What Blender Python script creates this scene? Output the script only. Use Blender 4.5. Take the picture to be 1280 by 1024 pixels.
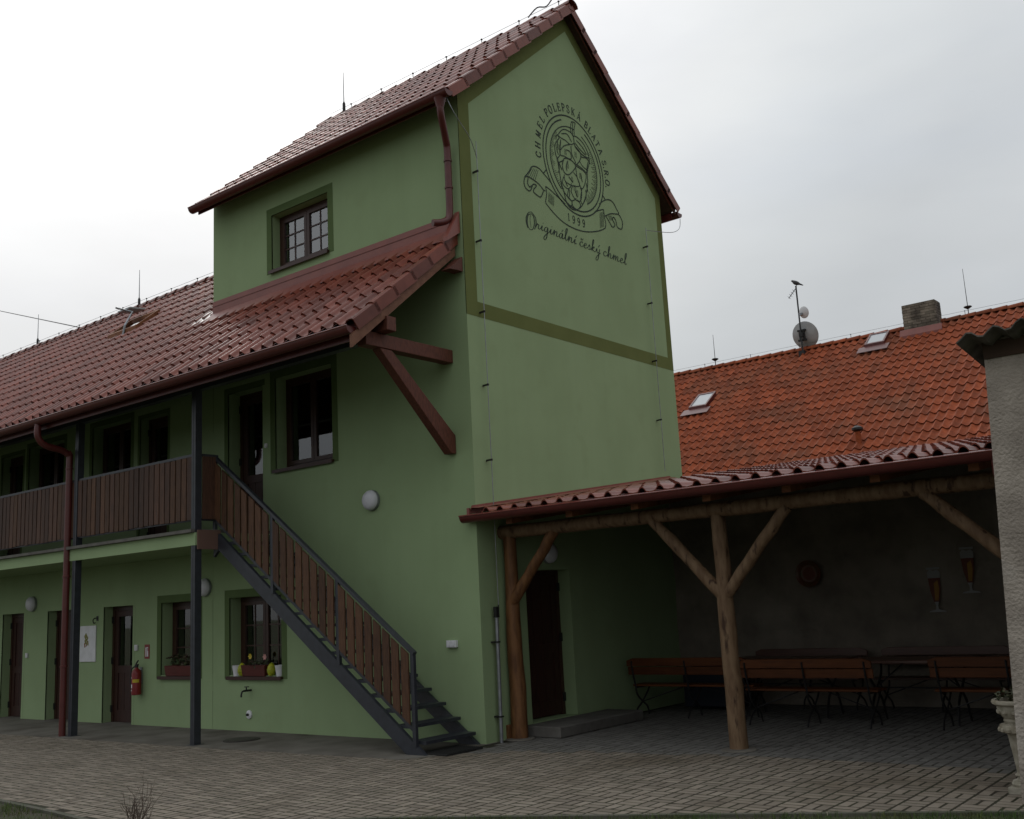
import bpy, bmesh, math, random
from mathutils import Vector, Matrix
R = math.radians
random.seed(7)
for o in list(bpy.data.objects):
    bpy.data.objects.remove(o, do_unlink=True)
SC = bpy.context.scene
COL = SC.collection

# ------------------------------------------------------------------ camera
cam_d = bpy.data.cameras.new('camera')
cam = bpy.data.objects.new('camera', cam_d)
COL.objects.link(cam)
YAW, PITCH, ROLL = R(-38.35583), R(10.65321), R(-3.03052)
CAM = Vector((8.8251, -10.2741, 1.725))
fw = Vector((math.sin(YAW)*math.cos(PITCH), math.cos(YAW)*math.cos(PITCH), math.sin(PITCH)))
rt = Vector((math.cos(YAW), -math.sin(YAW), 0)); up = rt.cross(fw)
cr, sr = math.cos(ROLL), math.sin(ROLL)
rt, up = rt*cr + up*sr, up*cr - rt*sr
cam.matrix_world = Matrix(((rt.x, up.x, -fw.x, CAM.x), (rt.y, up.y, -fw.y, CAM.y), (rt.z, up.z, -fw.z, CAM.z), (0, 0, 0, 1)))
cam_d.sensor_width = 36.0
cam_d.lens = 36.0*1288.863/1280.0
cam_d.clip_start = 0.05
cam_d.clip_end = 2000
SC.camera = cam
SC.render.resolution_x, SC.render.resolution_y = 1024, 819

# ------------------------------------------------------------------ sky, sun, exposure
SUN_DIR = Vector((-0.68, 0.43, 0.60)).normalized()
SUN_EL = math.asin(SUN_DIR.z)
SUN_AZ = math.atan2(SUN_DIR.x, SUN_DIR.y)
world = bpy.data.worlds.new("World"); SC.world = world; world.use_nodes = True
nt = world.node_tree; nt.nodes.clear()
def N(tree, t, **kw):
    n = tree.nodes.new(t)
    for k, v in kw.items():
        setattr(n, k, v)
    return n
wo = N(nt, 'ShaderNodeOutputWorld')
sky = N(nt, 'ShaderNodeTexSky'); sky.sky_type = 'NISHITA'; sky.sun_disc = False
sky.sun_elevation = SUN_EL; sky.sun_rotation = SUN_AZ
bg1 = N(nt, 'ShaderNodeBackground'); bg1.inputs['Strength'].default_value = 0.10
nt.links.new(sky.outputs[0], bg1.inputs['Color'])
tc = N(nt, 'ShaderNodeTexCoord')
dot = N(nt, 'ShaderNodeVectorMath', operation='DOT_PRODUCT'); dot.inputs[1].default_value = SUN_DIR
nt.links.new(tc.outputs['Generated'], dot.inputs[0])
lobe = N(nt, 'ShaderNodeValToRGB')               # veil brightness with the angle from the hidden sun
cr_ = lobe.color_ramp; cr_.interpolation = 'EASE'
cr_.interpolation = 'LINEAR'
cr_.elements[0].position = 0.0; cr_.elements[0].color = (0.53, 0.545, 0.56, 1)
cr_.elements[1].position = 1.0; cr_.elements[1].color = (1.30, 1.30, 1.27, 1)
for p_, c_ in ((0.75, (0.53, 0.55, 0.565, 1)), (0.88, (0.55, 0.575, 0.595, 1)), (0.91, (0.615, 0.64, 0.655, 1)), (0.94, (0.71, 0.725, 0.73, 1)), (0.965, (0.80, 0.805, 0.81, 1)), (0.985, (0.98, 0.98, 0.975, 1))):
    e = cr_.elements.new(p_); e.color = c_
mr = N(nt, 'ShaderNodeMapRange'); mr.inputs[1].default_value = -1; mr.inputs[2].default_value = 1
nt.links.new(dot.outputs['Value'], mr.inputs[0]); nt.links.new(mr.outputs[0], lobe.inputs[0])
sep = N(nt, 'ShaderNodeSeparateXYZ'); nt.links.new(tc.outputs['Generated'], sep.inputs[0])
mp = N(nt, 'ShaderNodeMapping'); mp.inputs['Scale'].default_value = (1, 1, 2.6)
nt.links.new(tc.outputs['Generated'], mp.inputs[0])
nz = N(nt, 'ShaderNodeTexNoise'); nz.inputs['Scale'].default_value = 2.3; nz.inputs['Detail'].default_value = 5; nz.inputs['Roughness'].default_value = 0.5
nt.links.new(mp.outputs[0], nz.inputs['Vector'])
nr = N(nt, 'ShaderNodeMapRange'); nr.inputs[1].default_value = 0.3; nr.inputs[2].default_value = 0.7; nr.inputs[3].default_value = 0.92; nr.inputs[4].default_value = 1.09
nt.links.new(nz.outputs['Fac'], nr.inputs[0])
mul = N(nt, 'ShaderNodeVectorMath', operation='SCALE')
zen = N(nt, 'ShaderNodeFloatCurve')                # an overcast sky is dull at the horizon, brightest overhead
zc = zen.mapping.curves[0]
zc.points[0].location = (0, 0.27); zc.points[1].location = (1, 1.0)
for p_ in ((0.25, 0.47), (0.5, 0.56)): zc.points.new(*p_)
zen.mapping.update()
nt.links.new(sep.outputs['Z'], zen.inputs['Value'])
z2 = N(nt, 'ShaderNodeMath', operation='MULTIPLY'); z2.inputs[1].default_value = 2.15; nt.links.new(zen.outputs[0], z2.inputs[0])
mz = N(nt, 'ShaderNodeMath', operation='MULTIPLY'); nt.links.new(z2.outputs[0], mz.inputs[0]); nt.links.new(nr.outputs[0], mz.inputs[1])
nt.links.new(lobe.outputs[0], mul.inputs[0]); nt.links.new(mz.outputs[0], mul.inputs['Scale'])
bg2 = N(nt, 'ShaderNodeBackground'); bg2.inputs['Strength'].default_value = 1.0
nt.links.new(mul.outputs[0], bg2.inputs['Color'])
nz2 = N(nt, 'ShaderNodeTexNoise'); nz2.inputs['Scale'].default_value = 1.7; nz2.inputs['Detail'].default_value = 6
mp2 = N(nt, 'ShaderNodeMapping'); mp2.inputs['Scale'].default_value = (1, 1, 3.0); mp2.inputs['Location'].default_value = (3.1, 1.7, 0.4)
nt.links.new(tc.outputs['Generated'], mp2.inputs[0]); nt.links.new(mp2.outputs[0], nz2.inputs['Vector'])
cv = N(nt, 'ShaderNodeMapRange'); cv.inputs[1].default_value = 0.36; cv.inputs[2].default_value = 0.56; cv.inputs[3].default_value = 0.86; cv.inputs[4].default_value = 1.0
nt.links.new(nz2.outputs['Fac'], cv.inputs[0])
mx = N(nt, 'ShaderNodeMixShader')
nt.links.new(cv.outputs[0], mx.inputs[0]); nt.links.new(bg1.outputs[0], mx.inputs[1]); nt.links.new(bg2.outputs[0], mx.inputs[2])
nt.links.new(mx.outputs[0], wo.inputs['Surface'])
sun_d = bpy.data.lights.new('sun', 'SUN'); sun_d.energy = 0.5; sun_d.angle = R(14); sun_d.color = (1, 0.96, 0.9)
sun = bpy.data.objects.new('sun', sun_d); COL.objects.link(sun)
sun.rotation_euler = (-SUN_DIR).to_track_quat('-Z', 'Y').to_euler()
SC.view_settings.view_transform = 'Standard'
SC.view_settings.look = 'None'
SC.view_settings.gamma = 1
SC.view_settings.use_curve_mapping = False
SC.view_settings.exposure = 0.0

# ------------------------------------------------------------------ materials
def mat_base(name):
    m = bpy.data.materials.new(name); m.use_nodes = True
    t = m.node_tree; b = t.nodes['Principled BSDF']
    return m, t, b
def make_mat(name, col, rough=0.7, col2=None, scale=6.0, metal=0.0, bump=0.0, bscale=60.0, stretch=(1, 1, 1),
             spec=0.4, rand=0.0, island=False, detail=6, lo=0.38, hi=0.66, coat=0.0, objco=False, streak=0.0, col3=None, s3=1.2, lo3=0.52, hi3=0.66, bdist=0.01):
    m, t, b = mat_base(name)
    L = t.links.new
    b.inputs['Roughness'].default_value = rough
    b.inputs['Metallic'].default_value = metal
    b.inputs['Specular IOR Level'].default_value = spec
    b.inputs['Coat Weight'].default_value = coat
    if objco:
        src = N(t, 'ShaderNodeTexCoord').outputs['Object']
    else:
        src = N(t, 'ShaderNodeNewGeometry').outputs['Position']
    mpn = N(t, 'ShaderNodeMapping'); mpn.inputs['Scale'].default_value = stretch
    L(src, mpn.inputs[0])
    vec = mpn.outputs[0]
    if rand > 0 and objco:
        oi0 = N(t, 'ShaderNodeObjectInfo'); ad = N(t, 'ShaderNodeVectorMath', operation='ADD')
        ms = N(t, 'ShaderNodeMath', operation='MULTIPLY'); ms.inputs[1].default_value = 37.0
        L(oi0.outputs['Random'], ms.inputs[0]); L(vec, ad.inputs[0]); L(ms.outputs[0], ad.inputs[1]); vec = ad.outputs[0]
    cur = None
    rgb = N(t, 'ShaderNodeRGB'); rgb.outputs[0].default_value = (*col, 1); cur = rgb.outputs[0]
    def mixin(cur, c2, sc, a, z, det):
        n = N(t, 'ShaderNodeTexNoise'); n.inputs['Scale'].default_value = sc; n.inputs['Detail'].default_value = det
        L(vec, n.inputs['Vector'])
        r = N(t, 'ShaderNodeMapRange'); r.inputs[1].default_value = a; r.inputs[2].default_value = z
        L(n.outputs['Fac'], r.inputs[0])
        x = N(t, 'ShaderNodeMix', data_type='RGBA'); x.inputs[7].default_value = (*c2, 1)
        L(r.outputs[0], x.inputs[0]); L(cur, x.inputs[6])
        return x.outputs[2]
    if col2: cur = mixin(cur, col2, scale, lo, hi, detail)
    if col3: cur = mixin(cur, col3, s3, lo3, hi3, 8)
    if streak > 0:                                   # faint rain streaks running down
        m2 = N(t, 'ShaderNodeMapping'); m2.inputs['Scale'].default_value = (5.0, 5.0, 0.22); L(src, m2.inputs[0])
        n = N(t, 'ShaderNodeTexNoise'); n.inputs['Scale'].default_value = 1.0; n.inputs['Detail'].default_value = 4; L(m2.outputs[0], n.inputs['Vector'])
        r = N(t, 'ShaderNodeMapRange'); r.inputs[1].default_value = 0.40; r.inputs[2].default_value = 0.75; r.inputs[3].default_value = 1.0; r.inputs[4].default_value = 1.0-streak; L(n.outputs['Fac'], r.inputs[0])
        s = N(t, 'ShaderNodeVectorMath', operation='SCALE'); L(cur, s.inputs[0]); L(r.outputs[0], s.inputs['Scale']); cur = s.outputs[0]
    if rand > 0:
        oi = N(t, 'ShaderNodeObjectInfo'); val = oi.outputs['Random']
        if island:
            g = N(t, 'ShaderNodeNewGeometry'); a = N(t, 'ShaderNodeMath', operation='ADD'); f = N(t, 'ShaderNodeMath', operation='FRACT')
            L(g.outputs['Random Per Island'], a.inputs[0]); L(val, a.inputs[1]); L(a.outputs[0], f.inputs[0]); val = f.outputs[0]
        r = N(t, 'ShaderNodeMapRange'); r.inputs[3].default_value = 1-rand; r.inputs[4].default_value = 1+rand*0.8
        L(val, r.inputs[0])
        s = N(t, 'ShaderNodeVectorMath', operation='SCALE'); L(cur, s.inputs[0]); L(r.outputs[0], s.inputs['Scale']); cur = s.outputs[0]
    L(cur, b.inputs['Base Color'])
    if bump > 0:
        n = N(t, 'ShaderNodeTexNoise'); n.inputs['Scale'].default_value = bscale; n.inputs['Detail'].default_value = 5; L(vec, n.inputs['Vector'])
        bp = N(t, 'ShaderNodeBump'); bp.inputs['Strength'].default_value = bump; bp.inputs['Distance'].default_value = bdist
        L(n.outputs['Fac'], bp.inputs['Height']); L(bp.outputs[0], b.inputs['Normal'])
    return m
M = {}
def glass_mat(name, tint, gloss=0.05):
    m = bpy.data.materials.new(name); m.use_nodes = True; t = m.node_tree; t.nodes.clear()
    o = N(t, 'ShaderNodeOutputMaterial'); tr = N(t, 'ShaderNodeBsdfTransparent'); tr.inputs[0].default_value = (*tint, 1)
    g = N(t, 'ShaderNodeBsdfGlossy'); g.inputs['Roughness'].default_value = 0.02
    fr = N(t, 'ShaderNodeFresnel'); fr.inputs[0].default_value = 1.52
    ad = N(t, 'ShaderNodeMath', operation='ADD'); ad.inputs[1].default_value = gloss; t.links.new(fr.outputs[0], ad.inputs[0])
    x = N(t, 'ShaderNodeMixShader'); t.links.new(ad.outputs[0], x.inputs[0]); t.links.new(tr.outputs[0], x.inputs[1]); t.links.new(g.outputs[0], x.inputs[2])
    t.links.new(x.outputs[0], o.inputs[0])
    return m
M['plaster'] = make_mat('green_plaster', (0.290, 0.384, 0.208), 0.9, (0.268, 0.356, 0.190), 0.9, bump=0.25, bscale=140, spec=0.2, col3=(0.262, 0.345, 0.182), s3=2.2, lo3=0.56, hi3=0.78, streak=0.03, bdist=0.004)
M['band'] = make_mat('olive_paint', (0.138, 0.160, 0.052), 0.9, (0.122, 0.144, 0.045), 2.0, bump=0.25, bscale=140, spec=0.2, bdist=0.004)
M['surround'] = make_mat('dark_green_surround_paint', (0.105, 0.152, 0.060), 0.9, (0.092, 0.136, 0.052), 2.0, bump=0.25, bscale=140, spec=0.2, bdist=0.004)
M['tile'] = make_mat('glazed_brown_tile', (0.195, 0.052, 0.033), 0.36, (0.150, 0.038, 0.024), 5, spec=0.30, rand=0.30, island=True, bump=0.12, bscale=50, bdist=0.004)
M['orange'] = make_mat('orange_clay_tile', (0.285, 0.066, 0.023), 0.8, (0.20, 0.046, 0.017), 9.0, spec=0.2, rand=0.26, island=True, bump=0.2, bscale=40, col3=(0.16, 0.062, 0.032), s3=0.7, lo3=0.48, hi3=0.80, bdist=0.004)
M['maroon'] = make_mat('maroon_coated_metal', (0.100, 0.018, 0.015), 0.38, (0.082, 0.015, 0.012), 8, spec=0.5, bump=0.03, bscale=12)
M['lip'] = make_mat('polished_gutter_lip', (0.20, 0.05, 0.04), 0.10, spec=0.9, coat=0.6)
M['flash'] = make_mat('red_sheet_metal', (0.23, 0.066, 0.048), 0.42, (0.19, 0.053, 0.04), 4, spec=0.5, bump=0.06, bscale=9)
M['deck'] = make_mat('dark_roof_boards', (0.06, 0.035, 0.022), 0.9, (0.04, 0.024, 0.015), 10, stretch=(0.2, 1, 1))
M['rail'] = make_mat('stained_board', (0.100, 0.047, 0.023), 0.6, (0.06, 0.027, 0.014), 9, stretch=(6, 6, 0.7), rand=0.3, bump=0.15, bscale=90, objco=True, spec=0.3)
M['railold'] = make_mat('weathered_stained_board', (0.085, 0.04, 0.024), 0.6, (0.05, 0.025, 0.016), 9, stretch=(6, 6, 0.7), rand=0.35, bump=0.15, bscale=90, objco=True, spec=0.3)
M['beamwood'] = make_mat('stained_beam', (0.125, 0.042, 0.026), 0.6, (0.075, 0.025, 0.016), 14, stretch=(3, 3, 1), bump=0.25, bscale=45, spec=0.3)
M['bargewood'] = make_mat('barge_timber', (0.19, 0.088, 0.052), 0.65, (0.14, 0.06, 0.035), 8, bump=0.2, bscale=45, spec=0.3)
M['log'] = make_mat('peeled_log', (0.185, 0.118, 0.066), 0.7, (0.115, 0.066, 0.034), 7, stretch=(2.5, 2.5, 0.6), bump=0.5, bscale=22, spec=0.3, col3=(0.045, 0.022, 0.011), s3=6, lo3=0.58, hi3=0.68)
M['logred'] = make_mat('stained_log', (0.175, 0.080, 0.030), 0.6, (0.095, 0.040, 0.015), 7, stretch=(2.5, 2.5, 0.6), bump=0.5, bscale=22, spec=0.3)
M['steel'] = make_mat('anthracite_steel', (0.030, 0.033, 0.042), 0.45, (0.022, 0.024, 0.03), 12, spec=0.5, bump=0.05, bscale=30)
M['doorwood'] = make_mat('dark_door_wood', (0.045, 0.016, 0.011), 0.5, (0.028, 0.010, 0.008), 8, stretch=(6, 6, 0.6), spec=0.4)
M['frame'] = make_mat('brown_window_frame', (0.05, 0.02, 0.014), 0.4, (0.04, 0.016, 0.012), 8, spec=0.4)
M['black'] = make_mat('black_iron', (0.012, 0.012, 0.013), 0.5, (0.02, 0.018, 0.017), 20, spec=0.4)
M['glass'] = glass_mat('window_glass', (0.85, 0.9, 0.88), 0.11)
M['glass_bright'] = glass_mat('coated_window_glass', (0.92, 0.94, 0.94), 0.24)
M['skyglass'] = glass_mat('roof_window_glass', (0.3, 0.33, 0.34), 0.30)
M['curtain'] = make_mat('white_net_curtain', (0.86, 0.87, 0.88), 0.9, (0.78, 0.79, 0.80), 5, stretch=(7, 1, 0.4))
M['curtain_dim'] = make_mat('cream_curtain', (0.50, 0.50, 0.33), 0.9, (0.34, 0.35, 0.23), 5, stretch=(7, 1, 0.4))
M['white'] = make_mat('white_plastic', (0.72, 0.72, 0.74), 0.4, (0.62, 0.62, 0.63), 6)
M['lampwhite'] = make_mat('opal_lamp_shade', (0.62, 0.62, 0.66), 0.35, (0.55, 0.55, 0.58), 6)
M['grey'] = make_mat('grey_metal', (0.30, 0.31, 0.33), 0.4, (0.22, 0.23, 0.24), 9, metal=0.6)
M['dish'] = make_mat('satellite_dish_grey', (0.42, 0.43, 0.44), 0.5, (0.34, 0.35, 0.35), 5)
M['concrete'] = make_mat('concrete', (0.158, 0.146, 0.125), 0.9, (0.112, 0.102, 0.086), 2.2, bump=0.3, bscale=60, spec=0.2, col3=(0.07, 0.06, 0.048), s3=0.7, bdist=0.006)
M['stepc'] = make_mat('step_concrete', (0.15, 0.142, 0.128), 0.9, (0.105, 0.098, 0.088), 4, bump=0.3, bscale=60, spec=0.2, bdist=0.006)
M['paver'] = make_mat('beige_paver', (0.235, 0.202, 0.162), 0.85, (0.195, 0.164, 0.128), 7.0, rand=0.20, island=True, bump=0.2, bscale=55, spec=0.25, col3=(0.12, 0.096, 0.068), s3=0.55, lo3=0.53, hi3=0.78, bdist=0.006)
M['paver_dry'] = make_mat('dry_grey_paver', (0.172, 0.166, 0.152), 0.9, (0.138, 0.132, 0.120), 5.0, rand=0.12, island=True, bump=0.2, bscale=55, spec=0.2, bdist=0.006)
M['joint_dust'] = make_mat('dusty_joint', (0.075, 0.07, 0.062), 0.95, (0.055, 0.05, 0.044), 5)
M['joint'] = make_mat('joint_soil', (0.030, 0.023, 0.014), 0.95, (0.024, 0.026, 0.010), 3)
M['soil'] = make_mat('bed_soil', (0.05, 0.042, 0.028), 0.95, (0.04, 0.055, 0.018), 1.5, bump=0.5, bscale=14)
M['land'] = make_mat('grassland', (0.05, 0.065, 0.022), 0.95, (0.07, 0.065, 0.035), 0.3, bump=0.3, bscale=4)
M['grass'] = make_mat('grass_blades', (0.055, 0.10, 0.02), 0.7, (0.10, 0.11, 0.035), 4, rand=0.35, island=True)
M['render'] = make_mat('rough_grey_render', (0.40, 0.348, 0.295), 0.95, (0.27, 0.232, 0.195), 3.0, bump=1.0, bscale=38, spec=0.2, col3=(0.50, 0.47, 0.43), s3=1.1, lo3=0.5, hi3=0.7, bdist=0.02)
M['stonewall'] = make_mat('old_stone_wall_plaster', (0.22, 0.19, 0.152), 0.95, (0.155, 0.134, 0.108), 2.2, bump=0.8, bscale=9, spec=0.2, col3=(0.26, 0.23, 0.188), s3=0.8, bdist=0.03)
M['asbestos'] = make_mat('corrugated_cement', (0.14, 0.13, 0.115), 0.9, (0.06, 0.055, 0.045), 5, bump=0.4, bscale=60)
M['urn'] = make_mat('weathered_cast_stone', (0.40, 0.37, 0.30), 0.85, (0.24, 0.21, 0.155), 7, bump=0.5, bscale=35, spec=0.2, col3=(0.13, 0.12, 0.075), s3=5, lo3=0.55, hi3=0.75, bdist=0.008)
M['bench'] = make_mat('varnished_orange_plank', (0.115, 0.036, 0.010), 0.55, (0.08, 0.025, 0.007), 6, stretch=(0.6, 6, 6), rand=0.2, spec=0.2)
M['tabletop'] = make_mat('dark_table_top', (0.10, 0.045, 0.03), 0.35, (0.07, 0.03, 0.02), 6, stretch=(0.6, 6, 6), spec=0.5)
M['red'] = make_mat('red_enamel', (0.22, 0.010, 0.010), 0.4, (0.18, 0.008, 0.008), 6, spec=0.5)
M['yellow'] = make_mat('yellow_print', (0.55, 0.42, 0.03), 0.5)
M['egg'] = make_mat('lime_yellow_egg', (0.42, 0.42, 0.02), 0.5, (0.20, 0.26, 0.01), 30)
M['pink'] = make_mat('pink_petal', (0.55, 0.28, 0.25), 0.7)
M['leafdark'] = make_mat('dark_leaf', (0.035, 0.06, 0.018), 0.6, (0.06, 0.03, 0.02), 9, rand=0.4, island=True)
M['twig'] = make_mat('bare_twig', (0.055, 0.035, 0.025), 0.8, (0.09, 0.06, 0.045), 12)
M['ink'] = make_mat('black_green_paint', (0.026, 0.036, 0.032), 0.85, (0.04, 0.054, 0.044), 6, spec=0.2)
M['chimney'] = make_mat('sooty_chimney_brick', (0.24, 0.205, 0.16), 0.95, (0.09, 0.075, 0.06), 2.2, rand=0.35, island=True, bump=0.5, bscale=30, col3=(0.035, 0.03, 0.026), s3=1.5, lo3=0.45, hi3=0.6)
M['chest'] = make_mat('blue_black_plastic', (0.012, 0.016, 0.028), 0.5)
M['orangedge'] = make_mat('orange_timber', (0.22, 0.085, 0.032), 0.7, (0.15, 0.05, 0.02), 9)
M['foam'] = make_mat('beer_foam_paint', (0.30, 0.30, 0.29), 0.8)
M['beer'] = make_mat('beer_amber_paint', (0.36, 0.19, 0.02), 0.6, (0.28, 0.13, 0.015), 8)
M['beerred'] = make_mat('beer_red_paint', (0.13, 0.032, 0.015), 0.6)
M['glasspaint'] = make_mat('pale_glass_paint', (0.30, 0.30, 0.29), 0.7)
M['plate'] = make_mat('brown_ceramic', (0.13, 0.04, 0.02), 0.4, (0.09, 0.05, 0.015), 14, spec=0.5)
M['bird'] = make_mat('dark_feathers', (0.03, 0.03, 0.035), 0.7, (0.06, 0.055, 0.05), 30)
M['rubber'] = make_mat('black_rubber', (0.014, 0.013, 0.013), 0.8, (0.02, 0.02, 0.018), 60, bump=0.4, bscale=120)
M['cast'] = make_mat('cast_iron_cover', (0.05, 0.046, 0.04), 0.6, (0.035, 0.03, 0.026), 14, bump=0.4, bscale=60)
M['brownboard'] = make_mat('painted_end_board', (0.15, 0.085, 0.065), 0.7)
M['kerb'] = make_mat('kerb_concrete', (0.105, 0.10, 0.078), 0.9, (0.06, 0.068, 0.04), 3, bump=0.3, bscale=50)

# ------------------------------------------------------------------ helpers
WL = {}
def link(o, parent=None, loc=Vector((0, 0, 0))):
    COL.objects.link(o)
    if parent is not None:
        o.parent = parent; o.location = Vector(loc) - WL[parent]
    else:
        o.location = loc
    WL[o] = Vector(loc)
    return o
def thing(name, label, cat, loc=(0, 0, 0), group=None):
    o = bpy.data.objects.new(name, None); o.empty_display_size = 0.1
    link(o, None, Vector(loc)); tag(o, label, cat, group); return o
def tag(o, label=None, cat=None, group=None, kind=None):
    if label: o['label'] = label
    if cat: o['category'] = cat
    if group: o['group'] = group
    if kind: o['kind'] = kind
    return o
class MB:
    def __init__(s): s.v = []; s.f = []
    def add(s, vs, fs):
        n = len(s.v); s.v += [Vector(q) for q in vs]; s.f += [tuple(n+i for i in f) for f in fs]; return s
    def box(s, a, b):
        x0, x1 = sorted((a[0], b[0])); y0, y1 = sorted((a[1], b[1])); z0, z1 = sorted((a[2], b[2]))
        return s.add([(x0, y0, z0), (x1, y0, z0), (x1, y1, z0), (x0, y1, z0), (x0, y0, z1), (x1, y0, z1), (x1, y1, z1), (x0, y1, z1)],
                     [(0, 3, 2, 1), (4, 5, 6, 7), (0, 1, 5, 4), (1, 2, 6, 5), (2, 3, 7, 6), (3, 0, 4, 7)])
    def cbox(s, c, d): return s.box([c[i]-d[i]/2 for i in range(3)], [c[i]+d[i]/2 for i in range(3)])
    def prism(s, poly, vec):
        n = len(poly); vec = Vector(vec); p = [Vector(q) for q in poly]
        s.add(p+[q+vec for q in p], [tuple(range(n-1, -1, -1)), tuple(range(n, 2*n))]+[(i, (i+1) % n, n+(i+1) % n, n+i) for i in range(n)])
        return s
    def quad(s, a, b, c, d): return s.add([a, b, c, d], [(0, 1, 2, 3)])
    def bar(s, a, b, w, h, upv=(0, 0, 1)):
        a = Vector(a); b = Vector(b); d = (b-a).normalized(); u = Vector(upv); sx = d.cross(u).normalized(); u = sx.cross(d).normalized()
        vs = [p+sx*i*w/2+u*j*h/2 for p in (a, b) for i, j in ((-1, -1), (1, -1), (1, 1), (-1, 1))]
        return s.add(vs, [(3, 2, 1, 0), (4, 5, 6, 7), (0, 1, 5, 4), (1, 2, 6, 5), (2, 3, 7, 6), (3, 0, 4, 7)])
    def tube(s, pts, r, n=8, cap=True):
        pts = [Vector(q) for q in pts]; rs = r if isinstance(r, (list, tuple)) else [r]*len(pts)
        rings = []; base = len(s.v); ref = None
        for i, q in enumerate(pts):
            d = ((pts[min(i+1, len(pts)-1)]-q).normalized() if i < len(pts)-1 else Vector((0, 0, 0)))+((q-pts[i-1]).normalized() if i > 0 else Vector((0, 0, 0)))
            if d.length < 1e-6: d = Vector((0, 0, 1))
            d.normalize()
            if ref is None: ref = d.orthogonal().normalized()
            ref = (ref-d*ref.dot(d)).normalized(); bi = d.cross(ref)
            s.v += [q+(ref*math.cos(2*math.pi*k/n)+bi*math.sin(2*math.pi*k/n))*rs[i] for k in range(n)]
        for i in range(len(pts)-1):
            for k in range(n):
                a = base+i*n+k; b = base+i*n+(k+1) % n
                s.f.append((a, b, b+n, a+n))
        if cap:
            s.f.append(tuple(base+n-1-k for k in range(n))); e = base+(len(pts)-1)*n; s.f.append(tuple(e+k for k in range(n)))
        return s
    def lathe(s, prof, c, n=20, axis='z', ang=2*math.pi):
        base = len(s.v); c = Vector(c)
        for r, h in prof:
            for k in range(n):
                a = ang*k/n
                q = (r*math.cos(a), r*math.sin(a), h)
                if axis == 'y': q = (r*math.cos(a), h, r*math.sin(a))
                if axis == 'x': q = (h, r*math.cos(a), r*math.sin(a))
                s.v.append(c+Vector(q))
        for i in range(len(prof)-1):
            for k in range(n):
                a = base+i*n+k; b = base+i*n+(k+1) % n
                s.f.append((a, b, b+n, a+n) if axis != 'y' else (b, a, a+n, b+n))
        s.f.append(tuple(base+k for k in range(n))[::-1]); e = base+(len(prof)-1)*n; s.f.append(tuple(e+k for k in range(n)))
        return s
    def mesh(s, name, mat, origin=Vector((0, 0, 0)), smooth=False):
        me = bpy.data.meshes.new(name)
        me.from_pydata([tuple(v-origin) for v in s.v], [], s.f)
        if mat is not None: me.materials.append(mat)
        bm = bmesh.new(); bm.from_mesh(me); bmesh.ops.recalc_face_normals(bm, faces=bm.faces) if s.recalc else None
        bm.to_mesh(me); bm.free()
        if smooth:
            me.polygons.foreach_set('use_smooth', [True]*len(me.polygons))
            me.set_sharp_from_angle(angle=R(40))
        me.update(); return me
    recalc = True
    def build(s, name, mat, parent=None, smooth=False, origin=None, bevel=0.0):
        if origin is None:
            xs = [v.x for v in s.v]; ys = [v.y for v in s.v]; zs = [v.z for v in s.v]
            origin = Vector(((min(xs)+max(xs))/2, (min(ys)+max(ys))/2, min(zs)))
        origin = Vector(origin)
        me = s.mesh(name, M[mat] if isinstance(mat, str) else mat, origin, smooth)
        if bevel > 0:
            bm = bmesh.new(); bm.from_mesh(me)
            bmesh.ops.bevel(bm, geom=[e for e in bm.edges if len(e.link_faces) == 2 and e.calc_face_angle(0) > 0.5], offset=bevel, segments=1, affect='EDGES')
            bm.to_mesh(me); bm.free()
        o = bpy.data.objects.new(name, me)
        return link(o, parent, origin)
def inst(me, name, parent, loc, rot=None):
    o = bpy.data.objects.new(name, me); link(o, parent, Vector(loc))
    if rot is not None: o.rotation_euler = rot
    return o
def project(p):
    d = Vector(p)-CAM; z = d.dot(fw)
    if z <= 0.05: return (-9999, -9999)
    return (640+1288.863*d.dot(rt)/z, 512-1288.863*d.dot(up)/z)
def cat_rom(pts, sub=5, closed=False):
    if len(pts) < 3: return [tuple(p) for p in pts]
    out = []; n = len(pts)
    P = lambda i: pts[max(0, min(n-1, i))]
    for i in range(n-1):
        p0, p1, p2, p3 = P(i-1), P(i), P(i+1), P(i+2)
        for k in range(sub):
            t = k/sub
            out.append(tuple(0.5*((2*p1[j])+(-p0[j]+p2[j])*t+(2*p0[j]-5*p1[j]+4*p2[j]-p3[j])*t*t+(-p0[j]+3*p1[j]-3*p2[j]+p3[j])*t**3) for j in range(len(p1))))
    out.append(tuple(pts[-1])); return out

# ================================================================== GROUND
def ground():
    mb = MB(); mb.quad((-400, -400, -0.06), (400, -400, -0.06), (400, 600, -0.06), (-400, 600, -0.06))
    tag(mb.build('ground', 'land'), kind='structure')
KERB = [(-16, -4.5), (-9, -4.72), (-4.5, -4.88), (-2.33, -4.97), (-1.0, -5.06), (-0.3, -5.13), (0.35, -5.02), (1.05, -4.70), (2.15, -3.93), (3.1, -3.45), (4.3, -2.85), (5.4, -2.31), (6.5, -1.78), (8.0, -1.07)]
def kerb_y(x):
    for (xa, ya), (xb, yb) in zip(KERB, KERB[1:]):
        if xa <= x <= xb: return ya+(yb-ya)*(x-xa)/(xb-xa)
    return -99
SLAB = [(-24, -1.75), (-9.5, -1.60), (-4, -1.50), (-0.19, -1.34), (0.05, -1.02), (0.25, -0.62), (0.73, -0.36), (1.8, -0.08), (3.45, 0.20), (5.0, 0.17), (6.6, 0.10)]
def slab_y(x):
    for (xa, ya), (xb, yb) in zip(SLAB, SLAB[1:]):
        if xa <= x <= xb: return ya+(yb-ya)*(x-xa)/(xb-xa)
    return 0.1
ground()
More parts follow.
